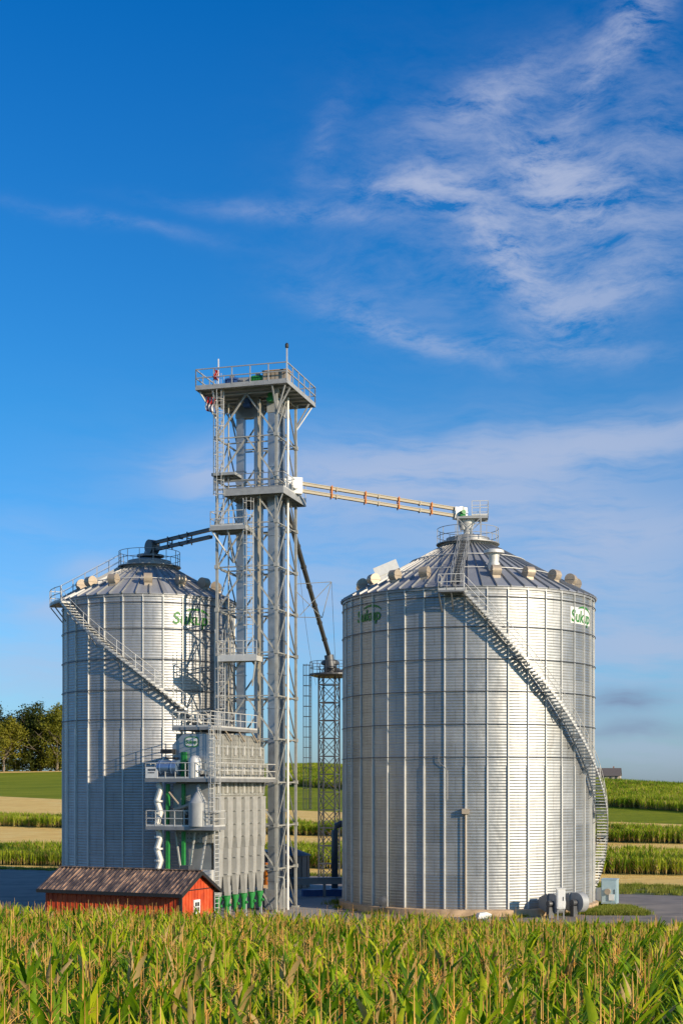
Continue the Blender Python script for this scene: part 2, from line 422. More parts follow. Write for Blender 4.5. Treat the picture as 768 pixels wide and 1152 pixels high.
    for i,a in enumerate(vents):
        rv=R-1.25; 
        if proto is None: proto=gooseneck(R).build('roof_vent','vent',t,ang=40); o=proto
        else: o=cp(proto,t)
        o.location=pol(rv,a,ze+(Re-rv)*sl); o.rotation_euler=(0,0,R_(a)); o.scale=(.84,.84,.84)
    # hub railing
    rr=rc+.55; k=12 if R>8 else 14
    pl=MB(); pl.lathe([(rc+.2,zc+.02),(rr+.08,zc+.02),(rr+.08,zc+.09),(rc+.2,zc+.09)],40); pf=pl.build('peak_platform','galv_dull',t)
    rl=MB()
    for z in(.55,1.1): rl.ring(rr,zc+.09+z,.024,40)
    for i in range(k):
        p=pol(rr,360*i/k+7,zc+.05); rl.bar(p,p+Vector((0,0,1.1)),.05)
    rl.build('railing','galv',pf)
    # spiral stair
    stair(t,R,zb,ze)
    return t,sl,Re
def spiral(t,R,th0,z0,th1,z1,nt_,side=1):
    # th0,z0 top; th1,z1 bottom
    stp=MB(); ri,ro=R+.22,R+1.0
    root=None
    sg=MB(); N=60
    root=None
    for r in(ro,ri):
        sg=MB(); pts=[pol(r,th0+(th1-th0)*i/N,z0+(z1-z0)*i/N) for i in range(N+1)]
        for a,b in zip(pts,pts[1:]): sg.bar(a,b,.04,.19)
        if root is None: root=sg.build('spiral_staircase','galv_dull',t)
        else: sg.build('stringer','galv_dull',root)
    tr=MB(); tr.box((0,-(ri+ro)/2,0),(.30,ro-ri-.03,.035)); tr.box((-.14*side,-(ri+ro)/2,.0),(.03,ro-ri-.03,.10)); 
    tr.box((0,-ro-.02,.0),(.30,.03,.12))
    t0=None
    for i in range(nt_):
        f=(i+.5)/nt_; a=R_(th0+(th1-th0)*f); z=z0+(z1-z0)*f+.02
        if t0 is None: t0=tr.build('stair_tread','galv_light',root); o=t0
        else: o=cp(t0,root)
        o.location=(0,0,z); o.rotation_euler=(0,0,a)
    hr=MB()
    for r in (ro,):
        for h in(.55,1.05):
            pts=[pol(r,th0+(th1-th0)*i/N,z0+(z1-z0)*i/N+h) for i in range(N+1)]; hr.path(pts,.022,5)
        for i in range(0,N+1,3):
            p=pol(r,th0+(th1-th0)*i/N,z0+(z1-z0)*i/N); hr.bar(p,p+Vector((0,0,1.05)),.04)
    hr.build('handrail','galv_light',root)
    bk=MB()
    for i in range(2,N,5):
        a=th0+(th1-th0)*i/N; z=z0+(z1-z0)*i/N
        bk.bar(pol(R+.03,a,z-.15),pol(ro,a,z-.15),.06); bk.bar(pol(R+.03,a,z-1.0),pol(ro,a,z-.18),.05)
    bk.build('stair_bracket','galv_dull',root)
    return root
def landing(t,R,a0,a1,z,rin=.05,rout=1.2):
    mb=MB(); n=6; vs=[]
    for i in range(n+1):
        a=a0+(a1-a0)*i/n
        for r,zz in((R+rin,z-.12),(R+rout,z-.12),(R+rout,z),(R+rin,z)): vs.append(pol(r,a,zz))
    fs=[(0,1,2,3),tuple(n*4+j for j in(3,2,1,0))]
    for i in range(n):
        for j in range(4): fs.append((i*4+j,i*4+(j+1)%4,(i+1)*4+(j+1)%4,(i+1)*4+j))
    mb.add(vs,fs)
    for a in(a0,(a0+a1)/2,a1): mb.bar(pol(R,a,z-1.3),pol(R+rout-.1,a,z-.15),.08)
    o=mb.build('landing','galv_dull',t)
    rl=railing([pol(R+.1,a0,z)]+[pol(R+rout-.03,a0+(a1-a0)*i/3,z) for i in range(4)],step=1.1); rl.build('railing','galv_light',o)
    return o
def roof_steps(t,R,ang,ze,zc,rc,sl,Re,w=.65):
    mb=MB(); tdir=pol(1,ang+90)*1.0
    a=pol(Re,ang,ze+.2); b=pol(rc+.4,ang,ze+(Re-rc-.4)*sl+.2)
    for s in(-1,1): mb.bar(a+tdir*(s*w/2),b+tdir*(s*w/2),.06,.2)
    n=26
    o=mb.build('roof_stair','galv_dull',t)
    tm=MB()
    for i in range(n):
        p=a.lerp(b,(i+.5)/n)+Vector((0,0,.08)); tm.bar(p-tdir*w/2,p+tdir*w/2,.2,.03)
    tm.build('stair_tread','galv_dull',o)
    rl=MB()
    for s in(-1,1):
        for h in(.5,1.0): rl.bar(a+tdir*(s*w/2)+Vector((0,0,h)),b+tdir*(s*w/2)+Vector((0,0,h)),.03)
        for i in range(6):
            p=a.lerp(b,i/5)+tdir*(s*w/2); rl.bar(p,p+Vector((0,0,1.0)),.035)
    rl.build('handrail','galv',o)
# --- right bin
RB=dict(R=9.15,zb=.5,ze=22.35,zc=26.6,rc=1.7)
def stairR(t,R,zb,ze):
    spiral(t,R,-1.5,ze-.45,111,zb+.3,96,1)
    landing(t,R,-11,-1.3,ze-.42)
tR,slR,ReR=grain_bin('wide steel grain bin on the right, zigzag stair down its sunny face',
    (9.32,105,0),math.atan(9.32/105),RB['R'],.5,22.35,26.6,1.7,40,-.8,[21.63,19.6,17.42,15.24,13.02,10.8],60,
    [-76,-58,-40,-22,14,32,50,68,86,104,122,140,158,176,194,212,230,248,266],stairR,(.43,.44,.43),0)
roof_steps(tR,9.15,-5,22.35,26.6,1.7,slR,ReR)
curved_logo('Sukup',9.15,-49.5,20.75,.80,tR,'logo_green',None); curved_logo('Sukup',9.15,60,20.65,.84,tR,'logo_green','white')
# powered exhauster and open hatch on right roof
def roofpt(R,Re,ze,sl,r,a,up=0): return pol(r,a,ze+(Re-r)*sl+up)
mb=MB(); mb.lathe([(.42,-.3),(.42,.35),(.33,.36),(.40,1.0),(.72,1.02),(.70,1.22),(.2,1.36)],20); o=mb.build('exhaust_vent','galv_light',tR,ang=35)
o.location=roofpt(9.15,ReR,22.35,slR,6.7,15.5,.1)
mb=MB(); M3=Matrix.Rotation(R_(28),3,'Y')@Matrix.Rotation(R_(0),3,'X')
mb.box((0,0,.55),(1.75,.95,.7),M3=Matrix.Rotation(R_(-22),3,'Y')); mb.b2(-.45,.45,-.4,.4,-.3,.3)
o=mb.build('roof_hatch','white',tR); o.location=roofpt(9.15,ReR,22.35,slR,6.9,-57,.1); 
# fill head frame on the right peak
zc=26.6
mb=MB()
for x in(-.75,.95):
    for y in(-.75,.75): mb.bar((x,y,zc+.1),(x,y,zc+1.95),.09)
    mb.bar((x,-.75,zc+.2),(x,.75,zc+1.9),.06)
for y in(-.75,.75):
    mb.bar((-.75,y,zc+.2),(.95,y,zc+1.9),.05); mb.bar((-.75,y,zc+1.9),(.95,y,zc+.2),.05)
    mb.bar((-.8,y,zc+1.95),(1.45,y,zc+1.95),.08,.14)
mb.b2(-.4,1.5,-.8,.8,zc+2.0,zc+2.06)
fr=mb.build('fill_frame','galv',tR)
rl=railing([(.3,-.8,zc+2.06),(1.48,-.8,zc+2.06),(1.48,.8,zc+2.06),(.3,.8,zc+2.06)],step=.6); rl.build('railing','galv_light',fr)
mb=MB(); mb.lathe([(.32,zc+.3),(.32,zc+1.2),(.5,zc+1.6),(.5,zc+2.0)],16); mb.build('fill_spout','galv_light',tR,ang=30)
# small things bolted on the right wall (door box, conduit)
mb=MB(); mb.b2(-.25,.25,-.35,.05,6.95,7.3); mb.tube((0,-.2,.6),(0,-.2,6.95),.05,n=8); o=mb.build('conduit_box','vent',tR); 
o.location=pol(9.15+.1,-.9)-Vector((0,0,0)); o.rotation_euler=(0,0,R_(-.9))
mb=MB(); mb.tube((0,-.12,7.9),(0,-.12,9.9),.025,n=6); mb.bar((-.6,-.12,10.5),(0,-.12,9.9),.04); mb.bar((-.6,-.12,10.5),(-.6,-.12,11.),.04)
o=mb.build('wall_pipe','galv_dull',tR); o.location=pol(9.16,-8.5); o.rotation_euler=(0,0,R_(-8.5))
mb=MB(); mb.lathe([(.05,-.3),(.32,-.25),(.32,.25),(.05,.3)],14,M3=Matrix.Rotation(R_(90),3,'X')); mb.b2(-.2,.2,-.1,.5,-.5,-.25)
o=mb.build('motor','dark_steel',tR,ang=30); o.location=pol(9.9,-36,.95)
# --- left bin
def stairL(t,R,zb,ze):
    spiral(t,R,-60,ze-.35,150,zb+1.,90,1)
    landing(t,R,-86,-59,ze-.3,rout=1.02)
tL,slL,ReL=grain_bin('narrower corrugated steel grain bin at left behind the elevator tower with stair from upper left',
    (-14.55,107.8,0),-math.atan(14.55/107.8),6.4,.5,22.6,25.35,1.75,28,-4.1,[21.98,20.1,17.9,15.7,13.6],42,
    [-56,-30,-1,26,51,76,102,128,154,180,206,232,258,282],stairL,(.45,.46,.46),1)
roof_steps(tL,6.4,-84,22.6,25.35,1.75,slL,ReL)
curved_logo('Sukup',6.4,28,20.85,.86,tL,'logo_green',None)
mb=MB(); mb.lathe([(.55,25.6),(.55,26.1),(.95,26.2),(.95,26.35),(.4,26.45),(.4,26.6)],20); mb.build('fill_spout','galv_dull',tL,ang=30)
# ------------------------------------------------------------------ conveyors
def conveyor(name,label,p0,p1,mats,head_at,gap=.52,size=(.28,.22),bracket='orange',nb=4):
    p0=Vector(p0);p1=Vector(p1); t=thing(name,label,'conveyor',p0)
    d=p1-p0; L=d.length; u=d.normalized(); side=Vector((-u.y,u.x,0)).normalized(); up=side.cross(u)*-1
    up=Vector((0,0,1))
    for k,nm in((1,'upper_trough'),(-1,'lower_trough')):
        mb=MB(); c=up*(gap/2*k); mb.bar(c,c+d,size[0],size[1]-.04); mb.bar(c+up*(size[1]/2),c+d+up*(size[1]/2),size[0]+.07,.05)
        n=int(L/3)
        for i in range(1,n):
            q=c+d*(i/n); mb.bar(q-u*.04,q+u*.04,size[0]+.1,size[1]+.1)
        mb.build(nm,mats,t)
    for i in range(1,nb+1):
        mb=MB(); q=d*(i/(nb+1)+.02)
        for s in(-1,1): mb.bar(q+side*(s*.2)+up*(gap/2+.2),q+side*(s*.2)-up*(gap/2+.2),.09,.09)
        for k in (1,-1,0): mb.bar(q-side*.22+up*(k*(gap/2)),q+side*.22+up*(k*(gap/2)),.07)
        mb.build('bracket',bracket,t)
    return t,d,u,side
# right conveyor: tower -> right bin peak
cr,d,u,side=conveyor('drag_conveyor','beige twin trough conveyor with orange brackets running from tower to the right bin peak',(-3.4,101.3,30.2),(8.75,104.95,28.95),'trough',1)
mb=MB(); q=d; mb.tube(q+side*.35+Vector((0,0,0)),q-side*.35,.48,n=20); mb.box(q+u*.0,(1.0,.6,.85),rz=math.atan2(u.y,u.x)); hd=mb.build('conveyor_head','galv_light',cr,ang=35)
mb=MB(); mb.tube(q+side*-.36,q-side*.75,.16,n=14); mb.box(q-side*.55+Vector((0,0,-.3)),(.4,.3,.3)); mb.build('motor','green',hd)
mb=MB(); mb.tube(q+Vector((.1,0,-.4)),q+Vector((.25,.05,-1.2)),.28,n=14); mb.build('discharge','galv',cr)
mb=MB(); mb.box((0,0,0),(1.1,.8,1.15),rz=math.atan2(u.y,u.x)); mb.box(u*-.5,(.5,.6,.8),rz=math.atan2(u.y,u.x)); mb.tube(side*-.7,side*.2,.3,n=16); mb.build('conveyor_tail','white',cr)
# left conveyor
cl,d,u,side=conveyor('drag_conveyor','shaded dark twin trough conveyor between the tower and the left bin peak',(-9.3,101.4,26.85),(-14.3,107.5,26.9),'dark_steel',1,bracket='dark_steel',nb=2)  # shade of this side is put into the dark trough colour
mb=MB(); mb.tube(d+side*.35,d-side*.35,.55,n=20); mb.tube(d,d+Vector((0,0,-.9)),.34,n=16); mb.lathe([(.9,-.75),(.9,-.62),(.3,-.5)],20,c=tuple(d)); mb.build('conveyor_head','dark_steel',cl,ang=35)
# ------------------------------------------------------------------ tower
TW=thing('elevator_tower','tall braced galvanised steel tower with square railed platform on top between both grain bins','tower',(-8.76,100.2,0),R_(-16))
W=4.4; TOP=36.4; LV=[.0]+[3.03*k for k in range(1,13)]
leg=MB(); leg.bar((0,0,0),(0,0,TOP),.17); 
for z in LV: leg.box((0,0,z+.02),(.3,.3,.26))
leg.box((0,0,.08),(.5,.5,.16))
l0=leg.build('tower_leg','beam',TW)
for x,y in((W,0),(W,W),(0,W)): cp(l0,TW,loc=(x,y,0))
F=[((0,0),(W,0)),((W,0),(W,W)),((W,W),(0,W)),((0,W),(0,0))]
hb=MB(); hb.angle((0,0,0),(W,0,0),.095,.02); h0=None
db=MB(); db.angle((W/2,.03,3.0),(.05,.03,.08),.10,.02); db2=MB(); db2.angle((W/2,-.04,3.0),(W-.05,-.04,.08),.10,.02)
h0=hb.build('cross_beam','beam',TW); h0.location=(0,0,LV[1])
d0=db.build('diagonal_brace','beam',TW); e0=db2.build('diagonal_brace','beam',TW)
rots=[0,R_(90),R_(180),R_(270)]; org=[(0,0),(W,0),(W,W),(0,W)]
for k in range(1,13):
    for i in range(4):
        if not(k==1 and i==0): cp(h0,TW,loc=(org[i][0],org[i][1],LV[k]),rot=(0,0,rots[i]))
cnt=0
for k in range(0,12):
    for i in range(4):
        if k==0 and i==0: continue
        cp(d0,TW,loc=(org[i][0],org[i][1],LV[k]),rot=(0,0,rots[i])); cp(e0,TW,loc=(org[i][0],org[i][1],LV[k]),rot=(0,0,rots[i]))
# interior horizontal supports for the elevator casings
for k in(1,2,3,4,5,6,7,8,9,10,11):
    mb=MB()
    for y in(1.25,3.3): mb.angle((0,y,LV[k]-.1),(W,y,LV[k]-.1),.10,.02)
    for x in(.3,): mb.angle((x,.0,LV[k]-.2),(x,W,LV[k]-.2),.09,.02)
    mb.build('casing_support','beam',TW)
def deck(name,x0,x1,y0,y1,z,parent,mat='galv_dull',th=.16,brace=None):
    mb=MB(); mb.b2(x0,x1,y0,y1,z-.045,z)
    for y in axis(y0+.04,y1-.04,max(2,int((y1-y0)/.9))): mb.b2(x0,x1,y-.03,y+.03,z-.045-th,z-.047)
    mb.b2(x0-.03,x0+.02,y0-.03,y1+.03,z-.06-th,z+.03); mb.b2(x1-.02,x1+.03,y0-.03,y1+.03,z-.06-th,z+.03)
    mb.b2(x0-.02,x1+.02,y0-.06,y0-.031,z-.06-th,z+.03); mb.b2(x0-.02,x1+.02,y1+.031,y1+.06,z-.06-th,z+.03)
    if brace:
        for a,b in brace: mb.bar(a,b,.09)
    return mb.build(name,mat,parent)
# top platform
x0,x1,y0,y1,zt=-1.2,5.5,-1.0,5.6,36.75
br=[((0,0,34.6),(x0+.2,y0+.2,zt-.25)),((W,0,34.6),(x1-.2,y0+.2,zt-.25)),((W,W,34.6),(x1-.2,y1-.2,zt-.25)),((0,W,34.6),(x0+.2,y1-.2,zt-.25)),
    ((0,0,34.8),(0,y0+.1,zt-.25)),((W,0,34.8),(W,y0+.1,zt-.25)),((0,0,34.8),(x0+.1,0,zt-.25)),((0,W,34.8),(x0+.1,W,zt-.25)),((W,0,34.8),(x1-.1,0,zt-.25)),((W,W,34.8),(x1-.1,W,zt-.25))]
tp=deck('top_platform',x0,x1,y0,y1,zt,TW,'galv',.13,br)
railing([(x0,y0,zt),(x1,y0,zt),(x1,y1,zt),(x0,y1,zt)],h=1.25,r=.03,step=1.35,close=True).build('railing','galv',tp)
mb=MB(); mb.bar((x1,y0,zt),(x1,y0,zt+2.2),.08); mb.build('mast','galv_light',tp); mb=MB(); mb.lathe([(.07,2.2),(.13,2.25),(.13,2.45),(.05,2.55)],10,c=(x1,y0,zt)); mb.build('beacon','black',tp)
mb=MB(); mb.bar((.45,y0+.1,zt),(.45,y0+.1,zt+1.9),.07); mb.build('flag_pole','white',tp)
# mid platform 1 (around z 29.4), platform 2 left z 26.9, platform 3 z 17.6
zm=29.55
m1=deck('mid_platform',.7,5.05,-.45,4.7,zm,TW,'galv',.35,[((.9,0,zm-.3),(.4,0,zm-1.3)),((W,0,zm-1.5),(4.95,-.3,zm-.4))])
railing([(.0,-.45,zm),(5.05,-.45,zm)],step=1.1).build('railing','galv_dull',m1)
railing([(5.05,-.45,zm),(5.05,4.7,zm)],step=1.1).build('railing','galv_light',m1)
m1b=deck('rest_platform',-.1,1.6,-.75,.9,30.7,TW,'galv',.1)
z2=26.95
m2=deck('rest_platform',-.15,2.4,-.9,1.1,z2,TW,'galv',.2,[((-.1,-.8,z2-.25),(1.15,.2,z2-2.4)),((2.3,-.8,z2-.25),(1.2,.2,z2-2.4)),((1.1,-.8,z2-.25),(1.2,.1,z2-2.4))])
railing([(-.15,1.1,z2),(-.15,-.9,z2),(2.4,-.9,z2)],step=.9).build('railing','galv_light',m2)
z3=17.85
m3=deck('rest_platform',.4,3.3,-1.0,.1,z3,TW,'galv_light',.28,[((.6,-.9,z3-.3),(.1,0,z3-1.5)),((3.2,-.9,z3-.3),(2.6,.1,z3-2.0))])
railing([(.4,.1,z3),(.4,-1.0,z3),(3.3,-1.,z3)],step=.9).build('railing','galv_light',m3)
# ladders with cages
ladder((.35,-.28,z3+9.2),(.35,-.28,zt),(0,-1)).build('caged_ladder','galv_light',TW)
ladder((2.55,-.3,z3),(2.55,-.3,z2+1.),(0,-1)).build('caged_ladder','galv_light',TW)
ladder((.5,-.4,12.),(.5,-.4,z3+1.),(0,-1)).build('caged_ladder','galv_light',TW)
mb=MB(); mb.tube((W+.12,W/2,0),(W+.12,W/2,zt-.3),.085,n=10); mb.build('conduit','white',TW)
mb=MB()
for x,y,r in((2.95,.35,.05),(3.05,.5,.06),(.75,.3,.05),(3.25,-.15,.04)): mb.tube((x,y,12 if x<1 else 4),(x,y,35.8),r,n=6)
mb.build('cable_conduit','trough',TW)
mb=MB()   # hoops and pipe frame at the tower foot
mb.path([(W+.5,.2,0),(W+.5,.2,2.3),(W+.45,.2,2.45),(W-.1,.2,2.5)],.07,6); mb.path([(W+.1,-.3,0),(W+.1,-.3,2.1)],.06,6)
mb.build('pipe_guard','beam',TW)
mb=MB()   # triangular cable outrigger
A=Vector((W,W,21.1)); a=A+Vector((2.6,.4,.7)); b=A+Vector((1.9,-.2,-.15))
b=A+Vector((2.0,.0,-.1)); c=A+Vector((2.6,.3,2.5))
for p,q in((A,b),(A+Vector((0,0,2.4)),c),(b,c),(A+Vector((0,0,1.9)),b),(c,A+Vector((.3,0,.1)))): mb.bar(p,q,.045)
mb.build('cable_outrigger','beam',TW)
# bucket elevators
def bucket_elevator(label,pos,dims,sep,mat,zb,zt_,rz=0):
    # pos in tower-local
    mw=TWm; p=mw@Vector((pos[0],pos[1],0)); t=thing('bucket_elevator',label,'elevator',(p.x,p.y,0),R_(-16)+rz,'bucket elevator legs')
    for s in(-1,1):
        mb=MB(); x,y=sep[0]/2*s,sep[1]/2*s; mb.b2(x-dims[0]/2,x+dims[0]/2,y-dims[1]/2,y+dims[1]/2,zb+1.4,zt_-1.0)
        z=zb+2
        while z<zt_-1.2: mb.b2(x-dims[0]/2-.05,x+dims[0]/2+.05,y-dims[1]/2-.05,y+dims[1]/2+.05,z,z+.07); z+=2.44
        mb.build('trunking',mat,t)
    hx=abs(sep[0])+dims[0]+.1; hy=abs(sep[1])+dims[1]+.1
    mb=MB(); mb.b2(-hx/2,hx/2,-hy/2,hy/2,zt_-1.,zt_-.1); 
    if sep[0]: mb.tube((0,-hy/2,zt_-.1),(0,hy/2,zt_-.1),hx/2*.92,n=24)
    else: mb.tube((-hx/2,0,zt_-.1),(hx/2,0,zt_-.1),hy/2*.92,n=24)
    mb.build('elevator_head','galv',t,ang=35)
    mb=MB(); mb.b2(-hx/2-.15,hx/2+.15,-hy/2-.1,hy/2+.1,zb,zb+1.4); mb.build('elevator_boot','galv_dull',t)
    mb=MB(); mb.tube((0,-hy/2-.5,zt_+.1),(0,-hy/2,zt_+.1),.2,n=14); mb.box((.0,-hy/2-.25,zt_-.2),(.5,.5,.25)); mb.build('motor','blue' if sep[0] else 'green',t,ang=35)
    return t
TWm=Matrix.Translation(Vector((-8.76,100.2,0)))@Matrix.Rotation(R_(-16),4,'Z')
bucket_elevator('twin casing bucket elevator filling the left half of the tall tower',(1.63,2.3),(.56,.45),(1.34,0),'casing',.1,36.2)
bucket_elevator('twin casing bucket elevator close to the right front leg of the tall tower',(3.72,2.1),(.70,.55),(0,1.3),'casing',.1,36.2)
#bucket_elevator('slim bucket elevator feeding the dryer top',(-.5,1.6),(.42,.35),(.62,0),'galv_light',.1,19.6)
# loose machinery on the top deck
def twp(x,y,z): return TWm@Vector((x,y,z))
def deckthing(name,label,cat,x,y,z,build):
    p=twp(x,y,z); t=thing(name,label,cat,p,R_(-16)); build(t); return t
def bm_motor(col):
    def f(t):
        mb=MB(); mb.tube((-.55,0,.35),(.35,0,.35),.27,n=18); mb.box((0,0,.06),(1.1,.5,.1))
        for i in range(6): mb.tube((-.45+.12*i,0,.35),(-.41+.12*i,0,.35),.31,n=18)
        mb.build('motor_body',col,t,ang=30); mb=MB(); mb.tube((.4,0,.35),(.75,0,.35),.12,n=12); mb.box((-.1,0,.68),(.3,.25,.16)); mb.build('gearbox','galv_dull',t)
    return f
deckthing('electric_motor','blue electric motor left of centre on the tower top deck','motor',1.4,-.45,zt,bm_motor('blue'))
deckthing('electric_motor','dark green drive motor right of centre on the tower top deck','motor',3.3,-.45,zt,bm_motor('green'))
def crate(t):
    mb=MB()
    for i in range(6): mb.b2(-.9+.31*i,-.64+.31*i,-.4,.4,.1,.8)
    mb.b2(-.92,.92,-.42,.42,.0,.12); mb.build('housing','vent',t); mb=MB(); mb.b2(-.95,.95,-.45,.45,.8,.86); mb.build('lid','wood',t)
deckthing('belt_guard','tan belt guard housing near the right corner of the tower top deck','machine guard',4.55,-.35,zt,crate)
def box2(t):
    mb=MB(); mb.b2(-.7,.5,-.4,.4,0,.65); mb.tube((.5,0,.35),(.8,0,.35),.22,n=14); mb.build('housing','galv',t)
deckthing('gearbox_housing','grey metal gearbox housing between the two motors on the tower deck','gearbox',2.4,.1,zt,box2)
# flag hanging under the platform's left corner
def flag_mat():
    m,nt,b=newmat('striped_cloth'); tc=nd(nt,'ShaderNodeTexCoord'); sp=nd(nt,'ShaderNodeSeparateXYZ'); nt.links.new(tc.outputs['Generated'],sp.inputs[0])
    f=mth(nt,'GREATER_THAN',mth(nt,'FRACT',mth(nt,'MULTIPLY',sp.outputs[0],3.5)),.5)
    c=rgbmix(nt,f,(.55,.03,.03),(.75,.72,.70)); nt.links.new(c,b.inputs['Base Color']); b.inputs['Roughness'].default_value=.8; return m
def cloth(w,h,seed,th=.03):
    mb=MB(); nx,nz=14,10; r=random.Random(seed)
    for k in(0,1):
        for j in range(nz+1):
            for i in range(nx+1):
                u_,v_=i/nx,j/nz; mb.v.append((w*(u_-.5)*(1-.3*v_)+.08*math.sin(7*v_),.22*math.sin(u_*17+v_*2)*(.3+v_*.7)+k*th,-h*v_-.3*w*u_*(1-v_*.4)))
    n=nx+1; o=n*(nz+1)
    for j in range(nz):
        for i in range(nx):
            q=(j*n+i,j*n+i+1,(j+1)*n+i+1,(j+1)*n+i); mb.f.append(q); mb.f.append(tuple(o+k for k in reversed(q)))
    for i in range(nx): mb.f+= [(i,o+i,o+i+1,i+1),(nz*n+i,nz*n+i+1,o+nz*n+i+1,o+nz*n+i)]
    for j in range(nz): mb.f+= [(j*n,(j+1)*n,o+(j+1)*n,o+j*n),(j*n+nx,o+j*n+nx,o+(j+1)*n+nx,(j+1)*n+nx)]
    return mb
p=twp(-.35,-.5,zt-.45); o=cloth(.9,1.1,1).build('flag',flag_mat(),smooth=True); o.location=p; o.rotation_euler=(0,0,R_(-30))
tag(o,'red and white striped flag hanging limp below left corner of tower platform','flag')
p=twp(.28,-.9,zt+1.2); o=cloth(.35,.75,2).build('pennant','red',smooth=True); o.location=p
tag(o,'small red pennant on the thin pole above the tower platform','flag')
# ------------------------------------------------------------------ spout to the small tower, small tower
A=twp(W-.9,W+.1,zm+.1); Bp=Vector((-1.15,131,20.9))
t=thing('grain_spout','long dark grain pipe slanting from tall tower down to the small lattice tower','pipe',tuple(A))
mb=MB(); L=(Bp-A); u=L.normalized(); mb.tube(Vector((0,0,0)),L,.20,n=14)
for i in range(1,8): q=L*(i/8); mb.tube(q-u*.06,q+u*.06,.245,n=14)
mb.build('pipe','dark_steel',t,ang=40)
mb=MB(); mb.tube(L,L+Vector((.15,0,-1.2)),.45,n=14); mb.build('cushion_box','dark_steel',t,ang=40)
t=thing('guy_wire','thin slack steel cables strung from the tall tower towards the small lattice tower','cable',tuple(twp(W,W,24)))
mb=MB()
for q,e in((Vector((0,0,3)),Vector((1.0,26,-6))),(Vector((2.6,.3,-.3)),Vector((3.0,27,-6.5)))):
    mb.path([q.lerp(e,i/12)-Vector((0,0,1.2*math.sin(PI*i/12))) for i in range(13)],.014,4)
mb.build('cable','galv_dull',t)
ST=thing('lattice_tower','short slender lattice tower with round railed top beside the right bin','tower',(-2.1,131,0),R_(-16))  # tower's shading is painted in by giving every member dark steel
w=1.55; h=19.2; 
lg=MB(); lg.bar((0,0,0),(0,0,h),.12); l0=lg.build('tower_leg','dark_steel',ST)
for x,y in((w,0),(w,w),(0,w)): cp(l0,ST,loc=(x,y,0))
hz=MB(); hz.bar((0,0,0),(w,0,0),.09); xb=MB(); xb.bar((0,.02,.05),(w,.02,1.60),.055); xb.bar((w,-.03,.05),(0,-.03,1.60),.055)
org=[(0,0),(w,0),(w,w),(0,w)]; hh=None
for k in range(12):
    for i in range(4):
        if hh is None: hh=hz.build('cross_beam','dark_steel',ST); xx=xb.build('cross_brace','dark_steel',ST); hh.location=(0,0,0)
        else: cp(hh,ST,loc=(*org[i],k*1.655),rot=(0,0,rots[i])); cp(xx,ST,loc=(*org[i],k*1.655),rot=(0,0,rots[i]))
mb=MB(); mb.lathe([(1.6,h-.3),(2.15,h-.15),(2.15,h),(.3,h+.02)],24,c=(w/2+.35,w/2,0)); pf=mb.build('platform','dark_steel',ST)
c=Vector((w/2+.35,w/2,h)); rl=MB()
for z in(.55,1.1): rl.ring(2.1,h+z,.028,28,c=(c.x,c.y))
for i in range(14): p=c+pol(2.1,360*i/14); rl.bar(p,p+Vector((0,0,1.1)),.05)
rl.build('railing','dark_steel',pf)
mb=MB(); mb.lathe([(.5,h),(.6,h+.3),(.6,h+.8),(.85,h+.9),(.85,h+1.15),(.3,h+1.4)],20,c=(w/2+.1,w/2,0)); ds=mb.build('distributor','dark_steel',ST,ang=35)
mb=MB(); mb.tube((w/2+.3,w/2,h+.6),(w/2+4.6,w/2-1,h-1.6),.22,n=12); mb.build('outlet_pipe','dark_steel',ds,ang=40)
ladder((-.75,-.1,6.7),(-.75,-.1,h),(-1,0),cz=0).build('caged_ladder','dark_steel',ST)
# ------------------------------------------------------------------ dryer
DR=thing('grain_dryer','boxy galvanised grain dryer with railed decks and green frame posts in front of the tower','grain dryer',(-8.13,91.5,.33),R_(-23)); DR.scale=(.963,)*3
LX,LY=3.2,7.7
dm,nt,b=newmat('perforated_dryer_steel')
tc=nd(nt,'ShaderNodeTexCoord'); sp=nd(nt,'ShaderNodeSeparateXYZ'); nt.links.new(tc.outputs['Object'],sp.inputs[0])
fx=mth(nt,'FRACT',mth(nt,'MULTIPLY',mth(nt,'ADD',sp.outputs[0],sp.outputs[1]),3.6)); fz=mth(nt,'FRACT',mth(nt,'MULTIPLY',sp.outputs[2],3.3))
dx=mth(nt,'ABSOLUTE',mth(nt,'SUBTRACT',fx,.5)); dz=mth(nt,'ABSOLUTE',mth(nt,'SUBTRACT',fz,.5))
hole=mth(nt,'MULTIPLY',mth(nt,'LESS_THAN',dx,.14),mth(nt,'LESS_THAN',dz,.16))
n=noisetex(nt,1.5,5)
c=ramp(nt,n,[(.3,(.27,.265,.235)),(.7,(.42,.41,.36))]); c=rgbmix(nt,mth(nt,'MULTIPLY',hole,.75),c,(.05,.05,.045))
nt.links.new(c,b.inputs['Base Color']); b.inputs['Metallic'].default_value=.35; b.inputs['Roughness'].default_value=.5
M['perf']=dm
pm=Matrix(((0,0,1,0),(1,0,0,0),(0,1,0,0),(0,0,0,1)))   # local x->Y, y->Z, extrude->X
mb=MB(); prof=[(0.02,5.0),(LY,5.0),(LY,11.5),(LY-1.5,12.35),(.02,12.35)]
mb.prism(prof,LX-.4,Matrix.Translation((-(LX-.2),0,0))@pm); mb.build('upper_body','perf',DR)
mb=MB(); mb.b2(-(LX-.5),-.5,.4,LY-.3,1.6,5.0); mb.build('lower_body','galv_dull',DR)
